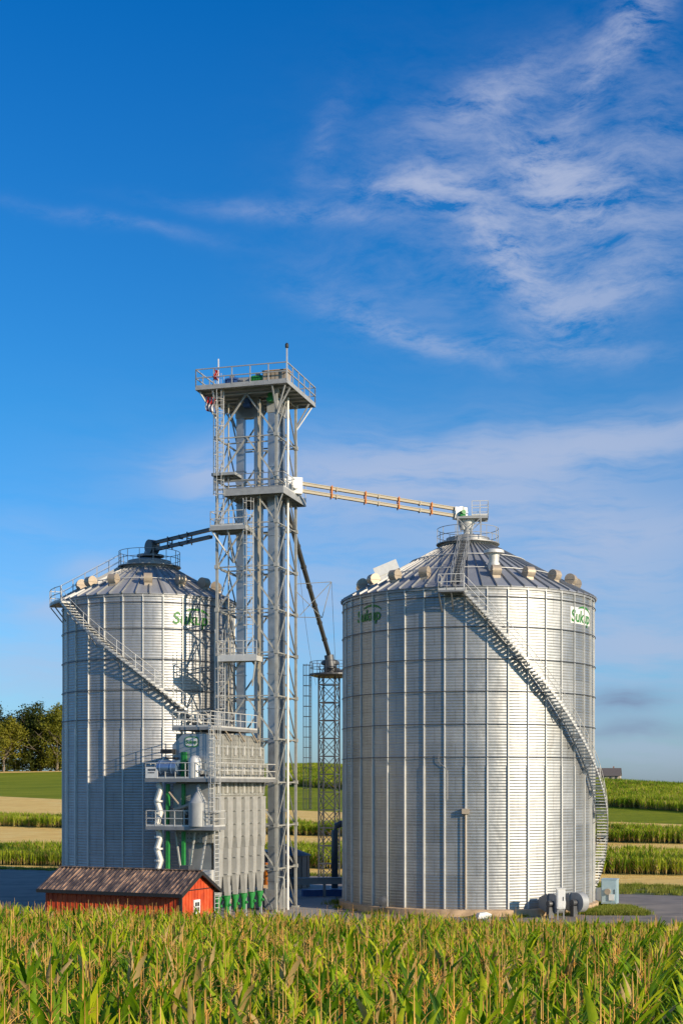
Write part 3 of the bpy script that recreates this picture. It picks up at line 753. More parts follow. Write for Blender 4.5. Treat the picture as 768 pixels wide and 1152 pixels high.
# upper grid of ribs and louvres
mb=MB()
for i in range(7): y=.05+(LY-.1)*i/6; mb.b2(-.2,-.1,y-.06,y+.06,8.2,12.2 if y<LY-1 else 11.5)
for z in(8.25,9.1,9.9,10.7,11.5): mb.b2(-.2,-.13,0,LY,z-.05,z+.05)
mb.build('panel_frame','beam',DR)
mb=MB(); mb.b2(-.17,-.04,-.12,.02,-.25,.4); lv=None
for i in range(6):
    for z in(8.6,9.9,11.2):
        if lv is None: lv=mb.build('louvre','galv_light',DR); o=lv
        else: o=cp(lv,DR)
        o.location=(0,.05+(LY-.1)*(i+.5)/6,z)
colm=MB(); a=.62; M['duct']=paint('pale_beige_steel',(.40,.395,.36),.6,.2,.18,2.)   # column duct: wide top, tapering to a slim chute, hopper outlet
for (z0_,z1_,w0,w1,dp) in((5.3,8.1,.92,.92,.40),(4.6,5.3,.70,.92,.40),(2.7,4.6,.70,.70,.36),(1.3,2.7,.26,.70,.3)):
    vs=[(0,-w0/2,z0_),(dp,-w0/2+.1,z0_),(dp,w0/2-.1,z0_),(0,w0/2,z0_),(0,-w1/2,z1_),(dp,-w1/2+.1,z1_),(dp,w1/2-.1,z1_),(0,w1/2,z1_)]
    colm.add(vs,[(0,1,5,4),(1,2,6,5),(2,3,7,6),(3,0,4,7),(3,2,1,0),(4,5,6,7)])
for z in(2.8,3.9,5.35,6.2,7.1,8.0): colm.b2(-.02,.38 if z>5 else .33,-.46 if z>5 else -.35,.46 if z>5 else .35,z,z+.05)
for z in(5.7,6.5,7.4):
    for y in(-.2,.2): colm.b2(.33,.38,y-.04,y+.04,z,z+.1)
c0=colm.build('column_duct','duct',DR); c0.location=(-.25,.05+(LY-.1)*.5/6,0)
g=MB(); g.lathe([(.10,.2),(.16,.35),(.17,.9),(.26,1.15),(.26,1.3)],12,c=(.1,0,0)); g.tube((.1,0,.6),(.4,0,.75),.10,n=10); g.b2(-.1,.3,-.2,.2,1.3,1.36); g0=g.build('discharge_gate','green',DR,ang=35); g0.location=(-.25,c0.location.y,0)
for i in range(1,6):
    y=.05+(LY-.1)*(i+.5)/6; cp(c0,DR,loc=(-.25,y,0)); cp(g0,DR,loc=(-.25,y,0))
mb=MB()
for x in(-LX+.3,-.3):
    for y in axis(.2,LY-.2,3): mb.bar((x,y,-.34),(x,y,2),.16)
mb.build('support_leg','galv',DR)
sl0=None; mb=MB(); mb.b2(-.02,.04,-.06,.06,-.5,.5)
for i in range(6):
    y=.05+(LY-.1)*(i+1)/6-.02
    if sl0 is None: sl0=mb.build('vent_slot','black',DR); o=sl0
    else: o=cp(sl0,DR)
    o.location=(.40-.25-.29,y,3.7)
# far end chute
mb=MB(); mb.prism([(LY,7.5),(LY+.35,7.9),(LY+.35,8.9),(LY,9.4)],1.6,Matrix.Translation((-2.2,0,0))@pm); mb.tube((-.8,LY+.2,8),(-.6,LY+.2,3.4),.2,n=12); mb.build('end_chute','galv',DR)
# decks
d1=deck('walkway_deck',-4.55,.78,-1.35,0,9.3,DR,'galv_dull',.15); railing([(-4.55,0,9.3),(-4.55,-1.35,9.3),(.78,-1.35,9.3)],step=.75).build('railing','galv_light',d1)
d1b=deck('walkway_deck',.0,.72,.05,LY+.1,9.3,DR,'galv_dull',.15); railing([(.72,-1.3,9.3),(.72,LY+.1,9.3),(0,LY+.1,9.3)],step=1.3).build('railing','galv_light',d1b)
d2=deck('walkway_deck',-4.5,.6,-1.35,.3,6.1,DR,'galv_dull',.15); railing([(-4.5,.3,6.1),(-4.5,-1.35,6.1),(.6,-1.35,6.1),(.6,.3,6.1)],step=.75).build('railing','galv_light',d2)
d3=deck('roof_deck',-2.9,.0,-.6,LY-1.4,12.75,DR,'galv_dull',.12); railing([(-2.9,LY-1.4,12.75),(-2.9,-.6,12.75),(0,-.6,12.75),(0,LY-1.4,12.75)],step=.85).build('railing','galv_light',d3)
mb=MB()
for y in(-.5,1.5,3.5,5.5): mb.bar((.0,y,12.55),(.0,y+.9,11.9),.08)
for x in(-2.4,-.9): mb.bar((x,-.5,12.6),(x+.15,0,11.9),.07)
mb.build('deck_bracket','vent',DR)
for y in(-1.25,): 
    ladder((.3,-1.1,6.1),(.3,-1.1,12.8),(1,-.2),cage=True,cz=1.).build('caged_ladder','galv_light',DR)
    ladder((.5,-.7,.3),(.5,-.7,6.3),(1,-.2),cage=False).build('ladder','galv_light',DR)
# end housing (gabled)
em=Matrix(((1,0,0,0),(0,0,1,0),(0,1,0,0),(0,0,0,1)))
mb=MB(); mb.prism([(-3.0,9.34),(-.0,9.34),(-.0,12.1),(-.5,12.3),(-2.2,12.3),(-3.0,11.6)],-.45,em); mb.build('end_housing',paint('blue_grey_steel',(.40,.44,.47),.4,.55,.12),DR)
mb=MB(); mb.b2(-3.0,-.0,-.30,0,6.15,8.97); mb.build('end_panel','galv',DR)
mb=MB()
for x in(-3.25,-2.05):
    mb.b2(x-.1,x+.1,-.72,-.5,-.34,5.78); mb.b2(x-.1,x+.1,-.72,-.5,6.14,8.96)
mb.b2(-2.2,-1.85,-.72,-.5,9.34,11.1)
mb.build('frame_post','green',DR)
M3=Matrix.Rotation(R_(90),3,'Y')
mb=MB(); mb.lathe([(.1,-.75),(.5,-.72),(.5,.72),(.1,.75)],24,c=(-2.95,-.95,10.05),M3=M3); 
for x in(-3.45,-2.6): mb.lathe([(.54,-.03),(.54,.03)],24,c=(x,-.95,10.05),M3=M3)
mb.build('fan_drum',paint('steel_with_blue_reflection',(.22,.33,.50),.3,.6,.15),DR,ang=35)  # blue reflection on the drum is put into its base colour
mb=MB(); mb.lathe([(.46,9.36),(.46,10.3),(.40,10.6),(.25,10.8),(.08,10.88)],20,c=(-1.0,-.95,0)); mb.tube((-1.0,-.95,9.9),(-.5,-.95,9.7),.25,n=14); mb.build('burner_housing','galv_light',DR,ang=40)
mb=MB(); mb.b2(-3.6,-2.75,-1.0,-.4,11.0,11.3); mb.b2(-1.5,-.35,-1.1,-.5,9.36,9.6); mb.b2(-3.3,-2.5,-.9,-.5,10.65,10.75); mb.build('burner_box','black',DR)
mb=MB(); mb.lathe([(.66,6.14),(.66,7.3),(.66,7.7),(.15,8.5),(.12,8.9)],24,c=(-.72,-.98,0)); mb.build('cone_duct','galv',DR,ang=30)
mb=MB(); mb.b2(-2.9,-1.9,-1.0,-.45,6.14,7.1); mb.tube((-2.6,-.9,7.2),(-1.3,-.9,7.6),.14,n=10); mb.tube((-3.0,-.9,8.4),(-1.6,-.9,6.9),.07,n=8); mb.build('burner_piping','vent',DR)
pts=[(-3.85,-.8,9.0)]
for i in range(9): pts.append((-3.85+.14*(-1)**i,-.8,8.6-.8*i))
mb=MB(); mb.path(pts,.22,12); 
for i in range(1,9): mb.lathe([(.29,-.06),(.29,.06)],12,c=(-3.85,-.8,8.2-.8*i+.4))
mb.build('segmented_duct','galv_light',DR,smooth=False,ang=30)
mb=MB(); mb.bar((-2.9,-.2,5.7),(-2.3,-.2,2),.09); mb.bar((-1.4,-.2,5.7),(-2.0,-.2,2),.09); mb.bar((-1.2,-.2,2),(-.5,-.2,5.7),.09); mb.b2(-1.2,-.15,-.4,.2,.0,3.2); mb.build('lower_frame','galv_light',DR)
# signs on the dryer
mb=MB(); mb.prism([(.52*math.copysign(abs(math.cos(t))**.55,math.cos(t))-1.52,11.78+.36*math.copysign(abs(math.sin(t))**.6,math.sin(t))) for t in [2*PI*i/32 for i in range(32)]],-.03,Matrix.Translation((0,-.455,0))@em); sg=mb.build('maker_sign','green',DR)
mb=MB(); mb.prism([(.46*math.copysign(abs(math.cos(t))**.55,math.cos(t))-1.52,11.78+.29*math.copysign(abs(math.sin(t))**.6,math.sin(t))) for t in [2*PI*i/32 for i in range(32)]],-.01,Matrix.Translation((0,-.488,0))@em); mb.build('sign_face','white',sg)
def flat_text(txt,size,x,y,z,parent,mat):
    cu=bpy.data.curves.new('tmp','FONT'); cu.body=txt; cu.size=size; cu.offset=.01; cu.extrude=.004; cu.align_x='CENTER'
    to=bpy.data.objects.new('tmp',cu); COL.objects.link(to); dg=bpy.context.evaluated_depsgraph_get()
    me=bpy.data.meshes.new_from_object(to.evaluated_get(dg)); bpy.data.objects.remove(to)
    me.transform(Matrix.Translation((x,y,z))@Matrix.Rotation(R_(90),4,'X')); me.materials.clear(); me.materials.append(M[mat])
    o=bpy.data.objects.new('sign_lettering',me); COL.objects.link(o); o.parent=parent; return o
flat_text('Sukup',.34,-1.52,-.506,11.67,sg,'logo_green')
mb=MB(); mb.b2(-4.5,-3.55,-1.44,-1.41,9.35,10.1); sg2=mb.build('notice_sign','white',DR)
mb=MB(); r9=random.Random(3)
for z,h_ in((9.84,.14),(9.68,.07)):
    x=-4.3
    while x<-3.8: w_=r9.uniform(.05,.13); mb.b2(x,x+w_,-1.452,-1.443,z,z+h_); x+=w_+.035
mb.build('sign_lettering','dark_steel',sg2)
# ------------------------------------------------------------------ red shed
al=R_(25); D0=82.
shx,shy=-.1131*D0,D0
SH=thing('red_shed','small red board-sided shed with dark streaked metal roof in front of the left bin','shed',(shx,shy,0),-al)
SL,SW=9.5,3.7   # local: x from -SL..0 ; long side faces -Y ; gable at x=0 facing +X
ze_=CAMZ-118.7/1600*82+.02; zr=ze_+1.0
rm,nt,b=newmat('red_board_siding')
tc=nd(nt,'ShaderNodeTexCoord'); sp=nd(nt,'ShaderNodeSeparateXYZ'); nt.links.new(tc.outputs['Object'],sp.inputs[0])
s_=mth(nt,'ADD',sp.outputs[0],sp.outputs[1]); fr_=mth(nt,'FRACT',mth(nt,'MULTIPLY',s_,2.9))
gr=mth(nt,'LESS_THAN',fr_,.10); n=noisetex(nt,1.5,5)
c=ramp(nt,n,[(.3,(.42,.045,.013)),(.55,(.62,.085,.020)),(.75,(.66,.13,.05))]); nt.links.new(c,b.inputs['Base Color'])
bp=nd(nt,'ShaderNodeBump'); bp.inputs['Distance'].default_value=.04; bp.invert=True; nt.links.new(gr,bp.inputs['Height']); nt.links.new(bp.outputs[0],b.inputs['Normal']); b.inputs['Roughness'].default_value=.6
mb=MB(); mb.prism([(0,-.5),(SW,-.5),(SW,ze_),(SW/2,zr-.02),(0,ze_)],SL,Matrix(((0,0,-1,0),(1,0,0,0),(0,1,0,0),(0,0,0,1)))); mb.build('wall',rm,SH)
mb=MB(); x=-SL+.17
while x<-.1: mb.b2(x-.025,x+.025,-.03,-.003,-.4,ze_-.02); x+=.345
y=.2
while y<SW: mb.b2(.003,.03,y-.025,y+.025,-.4,ze_+ (zr-ze_)*(1-abs(y-SW/2)/(SW/2))-.08); y+=.345
mb.build('batten',rm,SH)
rfm,nt,b=newmat('streaked_metal_roof')
n=noisetex(nt,.9,6,.7,'Object',(2.2,.7,.7)); n2=noisetex(nt,3.,3,.6,'Object',(3,.6,.6))
c=ramp(nt,mth(nt,'ADD',mth(nt,'MULTIPLY',n,.6),mth(nt,'MULTIPLY',n2,.4)),[(.42,(.06,.048,.044)),(.50,(.15,.105,.085)),(.60,(.50,.32,.20))])
nt.links.new(c,b.inputs['Base Color']); b.inputs['Roughness'].default_value=.6; b.inputs['Metallic'].default_value=.2
ov=.42; sl_=(zr-ze_)/(SW/2)
mb=MB()
for s in(0,1):
    f=(lambda y:y) if s==0 else (lambda y:SW-y)
    vs=[]
    for x in(-SL-.35,.35):
        for y,z in((-ov,ze_-ov*sl_+.02),(SW/2,zr+.02),(SW/2,zr+.09),(-ov,ze_-ov*sl_+.09)): vs.append((x,f(y),z))
    mb.add(vs,[(0,1,2,3),(7,6,5,4),(0,4,5,1),(1,5,6,2),(2,6,7,3),(3,7,4,0)])
    x=-SL-.2
    while x<.35:
        mb.bar((x,f(-ov),ze_-ov*sl_+.10),(x,f(SW/2-.02),zr+.10),.05,.05); x+=.3
mb.bar((-SL-.36,SW/2,zr+.13),(.36,SW/2,zr+.13),.25,.05)
sr=mb.build('roof',rfm,SH)
mb=MB()
for s in(0,1):
    f=(lambda y:y) if s==0 else (lambda y:SW-y)
    mb.bar((.36,f(-ov),ze_-ov*sl_-.02),(.36,f(SW/2),zr-.02),.04,.2); mb.bar((-SL-.36,f(-ov-.02),ze_-ov*sl_+.0),(.36,f(-ov-.02),ze_-ov*sl_+.0),.05,.2)
mb.bar((.04,0.,-.3),(.04,0.,ze_),.12); mb.bar((-.02,-.03,-.3),(-.02,-.03,ze_-.02),.1); mb.bar((.04,SW,-.3),(.04,SW,ze_),.1)
mb.bar((.04,0,ze_-.0),(.04,SW,ze_-.0),.05,.05)
mb.build('trim','black',SH)
mb=MB(); yc=1.75; zc_=1.72
mb.b2(.01,.07,yc-.36,yc+.36,zc_-.42,zc_+.42); wf=mb.build('window','white',SH)
gm,nt,b=newmat('dark_window_glass'); b.inputs['Base Color'].default_value=(.03,.035,.04,1); b.inputs['Roughness'].default_value=.08
mb=MB()
for i in(-1,1):
    for j in(-1,1): mb.b2(.068,.082,yc+i*.13-.1,yc+i*.13+.1,zc_+j*.15-.12,zc_+j*.15+.12)
mb.build('pane',gm,wf)
mb=MB(); mb.b2(-1.4,-.8,2.2,2.8,zr-.6,zr+.35); mb.build('roof_vent','dark_steel',sr)
# ------------------------------------------------------------------ small round bin, machines between
t=thing('storage_tank','low round dark tank with shallow cone roof behind the tower base','tank',(-4.9,123.5,0))
tm=paint('brown_grey_steel',(.24,.17,.14),.55,.3,.2)
mb=MB(); mb.lathe([(2.1,0),(2.1,2.85)],40); mb.build('wall',tm,t,smooth=False,ang=40)
mb=MB(); mb.lathe([(2.25,2.8),(2.25,2.87),(.4,3.6),(.35,3.75),(.1,3.8)],40); mb.build('roof','dark_steel',t)
mb=MB()
for i in range(16): p=pol(2.12,22.5*i); mb.bar(p,p+Vector((0,0,2.8)),.06)
mb.build('wall_rib',tm,t)
t=thing('unload_conveyor','grey low unloading conveyor trough on legs beside the right bin base','conveyor',(-3.9,112.3,0),R_(12))
mb=MB(); mb.b2(0,6.4,-.25,.25,1.05,1.5); mb.b2(-.1,6.4,-.3,.3,1.5,1.56); mb.build('trough','galv_dull',t)
mb=MB()
for x in(.3,2.6,5.2): mb.b2(x-.08,x+.08,-.2,-.05,0,1.05); mb.b2(x-.08,x+.08,.05,.2,0,1.05)
mb.build('support_leg','galv_dull',t)
mb=MB(); mb.tube((-.2,-.5,1.3),(-.2,.5,1.3),.3,n=14); mb.box((-.3,0,1.75),(.5,.5,.4)); mb.build('motor','dark_steel',t)
mb=MB(); mb.b2(1.0,5.6,.6,1.3,0,.55); mb.build('cover_box','blue',t)
t=thing('vertical_pipe','dark thick vertical pipe with a bend standing left of the right bin','pipe',(-.55,116,0))
mb=MB(); mb.path([(0,0,0),(0,0,5.2),(.1,0,5.55),(.5,0,5.75),(1.3,-.2,5.75)],.27,12); mb.build('pipe','dark_steel',t,smooth=True)
mb=MB(); mb.b2(-.4,.4,-.4,.4,0,.5); mb.build('base','cabinet',t)
t=thing('fuel_drum','orange drum standing between the dryer and the tower foot','drum',(-5.35,104.2,0))
mb=MB(); mb.lathe([(.35,1.6),(.36,1.62),(.36,2.0),(.38,2.02),(.36,2.04),(.36,2.6),(.38,2.62),(.36,2.64),(.36,3.2),(.3,3.22)],20); mb.build('drum_body','orange',t,ang=30)
mb=MB(); mb.b2(-.5,.5,-.5,.5,0,1.6); mb.build('plinth','concrete',t)
t=thing('dark_shed_wall','low brown equipment shed glimpsed between dryer and tower legs','shed',(-6.6,118,0))
mb=MB(); mb.b2(-2.2,1.2,0,3,0,3.0); mb.build('wall',tm,t); mb=MB(); mb.prism([(-2.4,3.0),(1.4,3.0),(1.4,3.12),(-.5,3.6),(-2.4,3.12)],3.3,Matrix.Translation((0,-.15,0))@em); mb.build('roof','dark_steel',t)
# ------------------------------------------------------------------ fans at the right bin
def fan(label,a,r,flip=1):
    c=Vector((9.32,105,0)); azr=math.atan(9.32/105); th=R_(a)-azr
    p=c+Vector((math.sin(th)*r,-math.cos(th)*r,0)); t=thing('aeration_fan',label,'fan',tuple(p),th,'fans at the bin base'); t.scale=(.82,.82,.86)
    # local -Y outward
    mb=MB(); vs=[(-.6,.9,.7),(.6,.9,.7),(.6,.9,1.5),(-.6,.9,1.5),(-.5,-.1,.35),(.5,-.1,.35),(.5,-.1,1.85),(-.5,-.1,1.85)]
    mb.add(vs,[(0,1,2,3),(7,6,5,4),(0,4,5,1),(1,5,6,2),(2,6,7,3),(3,7,4,0)]); mb.build('transition_duct','galv_dull',t)
    My=Matrix.Rotation(R_(90),3,'Y')
    mb=MB(); mb.lathe([(.25,-.38),(.78,-.36),(.78,.36),(.25,.38)],28,c=(0,-.75,1.1),M3=My); mb.b2(-.34,.34,-.75,0,1.0,1.86); mb.build('fan_scroll','galv',t,ang=35)
    mb=MB(); mb.tube((-.9*flip,-.75,1.1),(-.38*flip,-.75,1.1),.24,n=16); mb.b2(min(-.9*flip,-.4*flip),max(-.9*flip,-.4*flip),-.95,-.55,.0,.85); mb.build('motor','dark_steel',t,ang=35)
    return t
fan('axial fan with round scroll housing at the right bin base, left one of the pair',32.5,10.4)
fan('fan with larger light scroll beside the control box at right bin base',43,10.4)
def cab(label,px,D,w_,h_,dep,zb_,mat,rz=0,capm=None,name='control_cabinet'):
    t=thing(name,label,'cabinet',((px-384)/1600*D,D,0),rz)
    mb=MB(); mb.b2(-w_/2,w_/2,0,dep,zb_,zb_+h_); mb.b2(-w_/2-.04,w_/2+.04,-.04,dep+.04,zb_+h_,zb_+h_+.05); bd=mb.build('cabinet_body',mat,t)
    mb=MB(); mb.b2(-w_/2+.06,w_/2-.06,-.03,-.002,zb_+.08,zb_+h_-.08); dd=mb.build('door',mat,t); mb=MB(); mb.b2(w_/2-.16,w_/2-.12,-.06,-.031,zb_+h_*.4,zb_+h_*.6); mb.build('handle','black',dd)
    mb=MB()
    for x in(-w_/2+.08,w_/2-.08): mb.bar((x,dep/2,0),(x,dep/2,zb_),.08)
    mb.build('leg','galv_dull',t); return t
cab('grey-white disconnect box with brown cap between the two bin fans',631,93.6,.55,1.3,.4,.75,'white')
t=cab('pale blue metal fan cabinet standing on the right edge of the bin',684.5,103.5,1.1,1.75,1.1,.25,'cabinet',R_(-20))
mb=MB(); mb.b2(-1.0,-.56,.3,.9,.4,1.35); mb.build('inlet_duct','white',t); mb=MB(); mb.tube((-.05,-.3,1.15),(-.05,0,1.15),.22,n=14); mb.build('motor','vent',t); mb=MB(); mb.b2(.02,.4,-.12,-.04,.5,.95); mb.build('switch_box','white',t)
# sack pile / rubble at the foundation: white debris
t=thing('concrete_block','pale broken concrete block lying at the foot of right bin foundation','block',(9.5,94.6,0),.4)
mb=MB(); mb.prism([(-.5,0),(.45,0),(.6,.25),(.2,.42),(-.35,.36)],.4,em); mb.build('block_body','white',t)
# ------------------------------------------------------------------ house on the hill
hz_=Tz(79.5,424)+1.3
H=thing('farm_house','long low cream house with dark gable roof on the hill crest at right','house',(79.5,424,hz_),R_(-14))
mb=MB(); mb.prism([(0,-2.5),(5,-2.5),(5,3.6),(2.5,5.5),(0,3.6)],7.6,Matrix(((0,0,1,-4.1),(1,0,0,0),(0,1,0,0),(0,0,0,1)))); mb.build('wall',paint('cream_siding',(.55,.47,.36),.8),H)
mb=MB()
for s in(0,1):
    f=(lambda y:y) if s==0 else (lambda y:5-y)
    vs=[]
    for x in(-4.4,3.7):
        for y,z in((-.5,3.24),(2.5,5.53),(2.5,5.7),(-.5,3.41)): vs.append((x,f(y),z))
    mb.add(vs,[(0,1,2,3),(7,6,5,4),(0,4,5,1),(1,5,6,2),(2,6,7,3),(3,7,4,0)])
mb.build('roof',paint('grey_shingle',(.13,.11,.10),.85),H)
mb=MB(); mb.b2(1.2,1.6,2.6,3.,5.3,6.2); mb.build('chimney',paint('brick_red',(.3,.15,.1),.9),H)
w0=None
for x in(-3,-1.3,.6,2.3):
    if w0 is None: mb=MB(); mb.b2(-.35,.35,-.05,.02,0,.8); w0=mb.build('window','dark_steel',H); w0.location=(x,0,2.3)
    else: cp(w0,H,loc=(x,0,2.3))
mb=MB(); mb.b2(3.51,3.56,1.9,3.1,2.,3.2); mb.build('gable_window','white',H)
# ------------------------------------------------------------------ vegetation
def leaf_mat(name,c0,c1,c2,trans=.35,rough=.5,hue=.0,scale=8,pos=0.):
    m,nt,b=newmat(name)
    oi=nd(nt,'ShaderNodeObjectInfo'); f=noisetex(nt,scale,3,.6)
    k=mth(nt,'ADD',mth(nt,'MULTIPLY',oi.outputs['Random'],.55),mth(nt,'MULTIPLY',f,.5))
    if pos:
        ge=nd(nt,'ShaderNodeNewGeometry'); mp=nd(nt,'ShaderNodeMapping'); mp.inputs['Scale'].default_value=(.4,1,1); mp.inputs['Rotation'].default_value=(0,0,.36); nt.links.new(ge.outputs['Position'],mp.inputs[0])
        pn=nd(nt,'ShaderNodeTexNoise'); pn.inputs['Scale'].default_value=.09; pn.inputs['Detail'].default_value=3; nt.links.new(mp.outputs[0],pn.inputs['Vector'])
        k=mth(nt,'ADD',k,mth(nt,'MULTIPLY_ADD',pn.outputs['Fac'],pos,-pos/2))
    c=ramp(nt,k,[(.2,c0),(.5,c1),(.85,c2)])
    nt.links.new(c,b.inputs['Base Color']); b.inputs['Roughness'].default_value=rough; b.inputs['Specular IOR Level'].default_value=.25
    tr=nd(nt,'ShaderNodeBsdfTranslucent'); c2_=rgbmix(nt,1.,c,(1.0,1.1,.45),'MULTIPLY'); nt.links.new(c2_,tr.inputs['Color'])
    mx=nd(nt,'ShaderNodeMixShader'); mx.inputs[0].default_value=trans
    nt.links.new(b.outputs[0],mx.inputs[1]); nt.links.new(tr.outputs[0],mx.inputs[2])
    nt.links.new(mx.outputs[0],nt.nodes['Material Output'].inputs['Surface']); return m
M['cornleaf']=leaf_mat('corn_leaf',(.035,.11,.004),(.19,.33,.006),(.58,.60,.02),.42,.6,scale=5)
M['farleaf']=leaf_mat('sunlit_corn_leaf',(.12,.22,.010),(.26,.36,.014),(.46,.50,.04),.4,.6,scale=2,pos=1.1)  # brighter copy of the corn leaf, sunlight put into its colours
M['corndry']=leaf_mat('dry_corn_leaf',(.34,.20,.07),(.45,.30,.11),(.56,.40,.18),.3,.6)
M['tassel']=leaf_mat('corn_tassel',(.58,.27,.05),(.74,.40,.09),(.84,.55,.18),.2,.6)
M['stalk']=leaf_mat('corn_stalk',(.16,.20,.03),(.22,.25,.05),(.32,.30,.09),.0,.5)
CM=['cornleaf','corndry','tassel','stalk']
def corn_plant(seed,detail=2,h=2.15):
    r=random.Random(seed); V=[];Fc=[];MI=[]
    def addq(vs,fs,mi):
        o=len(V); V.extend(vs); Fc.extend([tuple(i+o for i in f) for f in fs]); MI.extend([mi]*len(fs))
    lean=Vector((r.uniform(-.06,.06),r.uniform(-.06,.06),0)); h=h*r.uniform(.9,1.1)
    def stem(z): return Vector((lean.x*z*z/h*.6,lean.y*z*z/h*.6,z))
    def tube(pts,rad,n,mi):
        vs=[];fs=[]
        for k,p in enumerate(pts):
            for i in range(n): t=2*PI*i/n; vs.append(Vector(p)+Vector((rad[k]*math.cos(t),rad[k]*math.sin(t),0)))
        for k in range(len(pts)-1):
            for i in range(n): fs.append((k*n+i,k*n+(i+1)%n,(k+1)*n+(i+1)%n,(k+1)*n+i))
        addq(vs,fs,mi)
    tube([stem(z) for z in(0,h*.5,h*.93)],[.013,.010,.005],4,3)
    nl=12 if detail==2 else 7
    base_a=r.uniform(0,6.28)
    for i in range(nl):
        f=(i+.6)/nl; z=h*(.12+.77*f)
        if detail==2 and f<.15: continue
        a=base_a+PI*(i%2)+r.uniform(-.5,.5); L=(.95-.35*abs(f-.55)-.25*(f>.8))*r.uniform(.8,1.15)
        wd=.050*r.uniform(.8,1.3)*(1 if f<.85 else .75); el=R_(r.uniform(58,82)+(6 if f>.75 else 0)); bend=R_(r.uniform(20,120)*(1-.6*f)); 
        dry=1 if (r.random()<.12 or f<.2) else 0
        ns=8 if detail==2 else 3
        p=stem(z); vs=[];hd=Vector((math.cos(a),math.sin(a),0)); side=Vector((-math.sin(a),math.cos(a),0)); tw=r.uniform(-.9,.9)
        for k in range(ns+1):
            t=k/ns; e=el-bend*t**1.4
            wk=wd*(min(1,.55+t*2.5))*(1-t**2.6)+.002
            dirv=hd*math.cos(e)+Vector((0,0,1))*math.sin(e); nrm=dirv.cross(side)
            s2=(side*math.cos(tw*t)+nrm*math.sin(tw*t)); up=-(nrm*math.cos(tw*t)-side*math.sin(tw*t))
            wav=.012*math.sin(k*2.1+seed)
            vs+= [p-s2*wk+up*(-wk*.28)*-1+Vector((0,0,wav)),p.copy(),p+s2*wk+up*(wk*.28)-Vector((0,0,wav))]
            p=p+dirv*(L/ns)
        fs=[]
        for k in range(ns):
            o=k*3; fs+=[(o,o+1,o+4,o+3),(o+1,o+2,o+5,o+4)]
        addq(vs,fs,dry)
    # tassel
    top=stem(h*.93)
    nb=r.choice((4,5,6,7,8)) if detail==2 else 1
    tw_=.0080 if detail==2 else .008
    def spike(p,dv,L,w):
        vs=[];n=4
        droop=r.uniform(.3,1.3)*(0 if dv.z>.98 else 1)
        for k in range(n+1):
            t=k/n; q=p+dv*(L*t)+Vector((dv.x,dv.y,0))*(L*.25*t*t)-Vector((0,0,droop*L*t*t*.7)); rr=w*(1-.6*t)
            for j in range(3): vs.append(q+Vector((rr*math.cos(j*2.1),rr*math.sin(j*2.1),0)))
        fs=[]
        for k in range(n):
            for j in range(3): fs.append((k*3+j,k*3+(j+1)%3,(k+1)*3+(j+1)%3,(k+1)*3+j))
        addq(vs,fs,2)
    spike(top,Vector((0,0,1)),(.40 if detail==2 else .25)*r.uniform(.7,1.25),tw_*1.15)
    for i in range(nb):
        a=r.uniform(0,6.28); e=R_(r.uniform(35,75)); spike(top+Vector((0,0,.02+.015*i)),Vector((math.cos(a)*math.cos(e),math.sin(a)*math.cos(e),math.sin(e))),r.uniform(.2,.36),tw_*.9)
    return V,Fc,MI
def meshobj(name,V,Fc,MI,mats,col,smooth=True):
    me=bpy.data.meshes.new(name); me.from_pydata([tuple(v) for v in V],[],Fc)
    for m in mats: me.materials.append(M[m])
    me.polygons.foreach_set('material_index',MI); me.polygons.foreach_set('use_smooth',[smooth]*len(MI))
    o=bpy.data.objects.new(name,me); col.objects.link(o); return o
def scatter(name,pts,col,label,cat,nvar,smin_=.85,smax=1.15,seed=1):
    r=random.Random(seed)
    me=bpy.data.meshes.new(name); me.from_pydata(pts,[],[])
    ar=me.attributes.new('rotz','FLOAT','POINT'); asx=me.attributes.new('scl','FLOAT','POINT'); ai=me.attributes.new('idx','INT','POINT')
    ar.data.foreach_set('value',[r.uniform(0,6.28) for _ in pts]); asx.data.foreach_set('value',[r.uniform(smin_,smax) for _ in pts]); ai.data.foreach_set('value',[r.randrange(nvar) for _ in pts])
    o=bpy.data.objects.new(name,me); COL.objects.link(o)
    g=bpy.data.node_groups.new(name,'GeometryNodeTree'); g.interface.new_socket('Geometry',in_out='INPUT',socket_type='NodeSocketGeometry'); g.interface.new_socket('Geometry',in_out='OUTPUT',socket_type='NodeSocketGeometry')
    N=g.nodes; gi=N.new('NodeGroupInput'); go=N.new('NodeGroupOutput'); ip=N.new('GeometryNodeInstanceOnPoints'); ci=N.new('GeometryNodeCollectionInfo')
    ci.inputs['Collection'].default_value=col; ci.inputs['Separate Children'].default_value=True; ci.inputs['Reset Children'].default_value=True
    def na(n,t):
        a=N.new('GeometryNodeInputNamedAttribute'); a.data_type=t; a.inputs['Name'].default_value=n; return a.outputs[0]
    cx=N.new('ShaderNodeCombineXYZ'); L=g.links; L.new(na('rotz','FLOAT'),cx.inputs[2])
    er=N.new('FunctionNodeEulerToRotation'); L.new(cx.outputs[0],er.inputs[0])
    L.new(gi.outputs[0],ip.inputs['Points']); L.new(ci.outputs[0],ip.inputs['Instance']); ip.inputs['Pick Instance'].default_value=True
    L.new(na('idx','INT'),ip.inputs['Instance Index']); L.new(er.outputs[0],ip.inputs['Rotation']); L.new(na('scl','FLOAT'),ip.inputs['Scale']); L.new(ip.outputs[0],go.inputs[0])
    md=o.modifiers.new('scatter','NODES'); md.node_group=g
    return tag(o,label,cat,kind='stuff')
colN=bpy.data.collections.new('corn_near_sources'); NV=14
for i in range(NV):
    V,Fc,MI=corn_plant(100+i,2); meshobj('corn_plant',V,Fc,MI,CM,colN)
pts=[]; r=random.Random(5); ra=R_(14); ca,sa=math.cos(ra),math.sin(ra)
i=-160
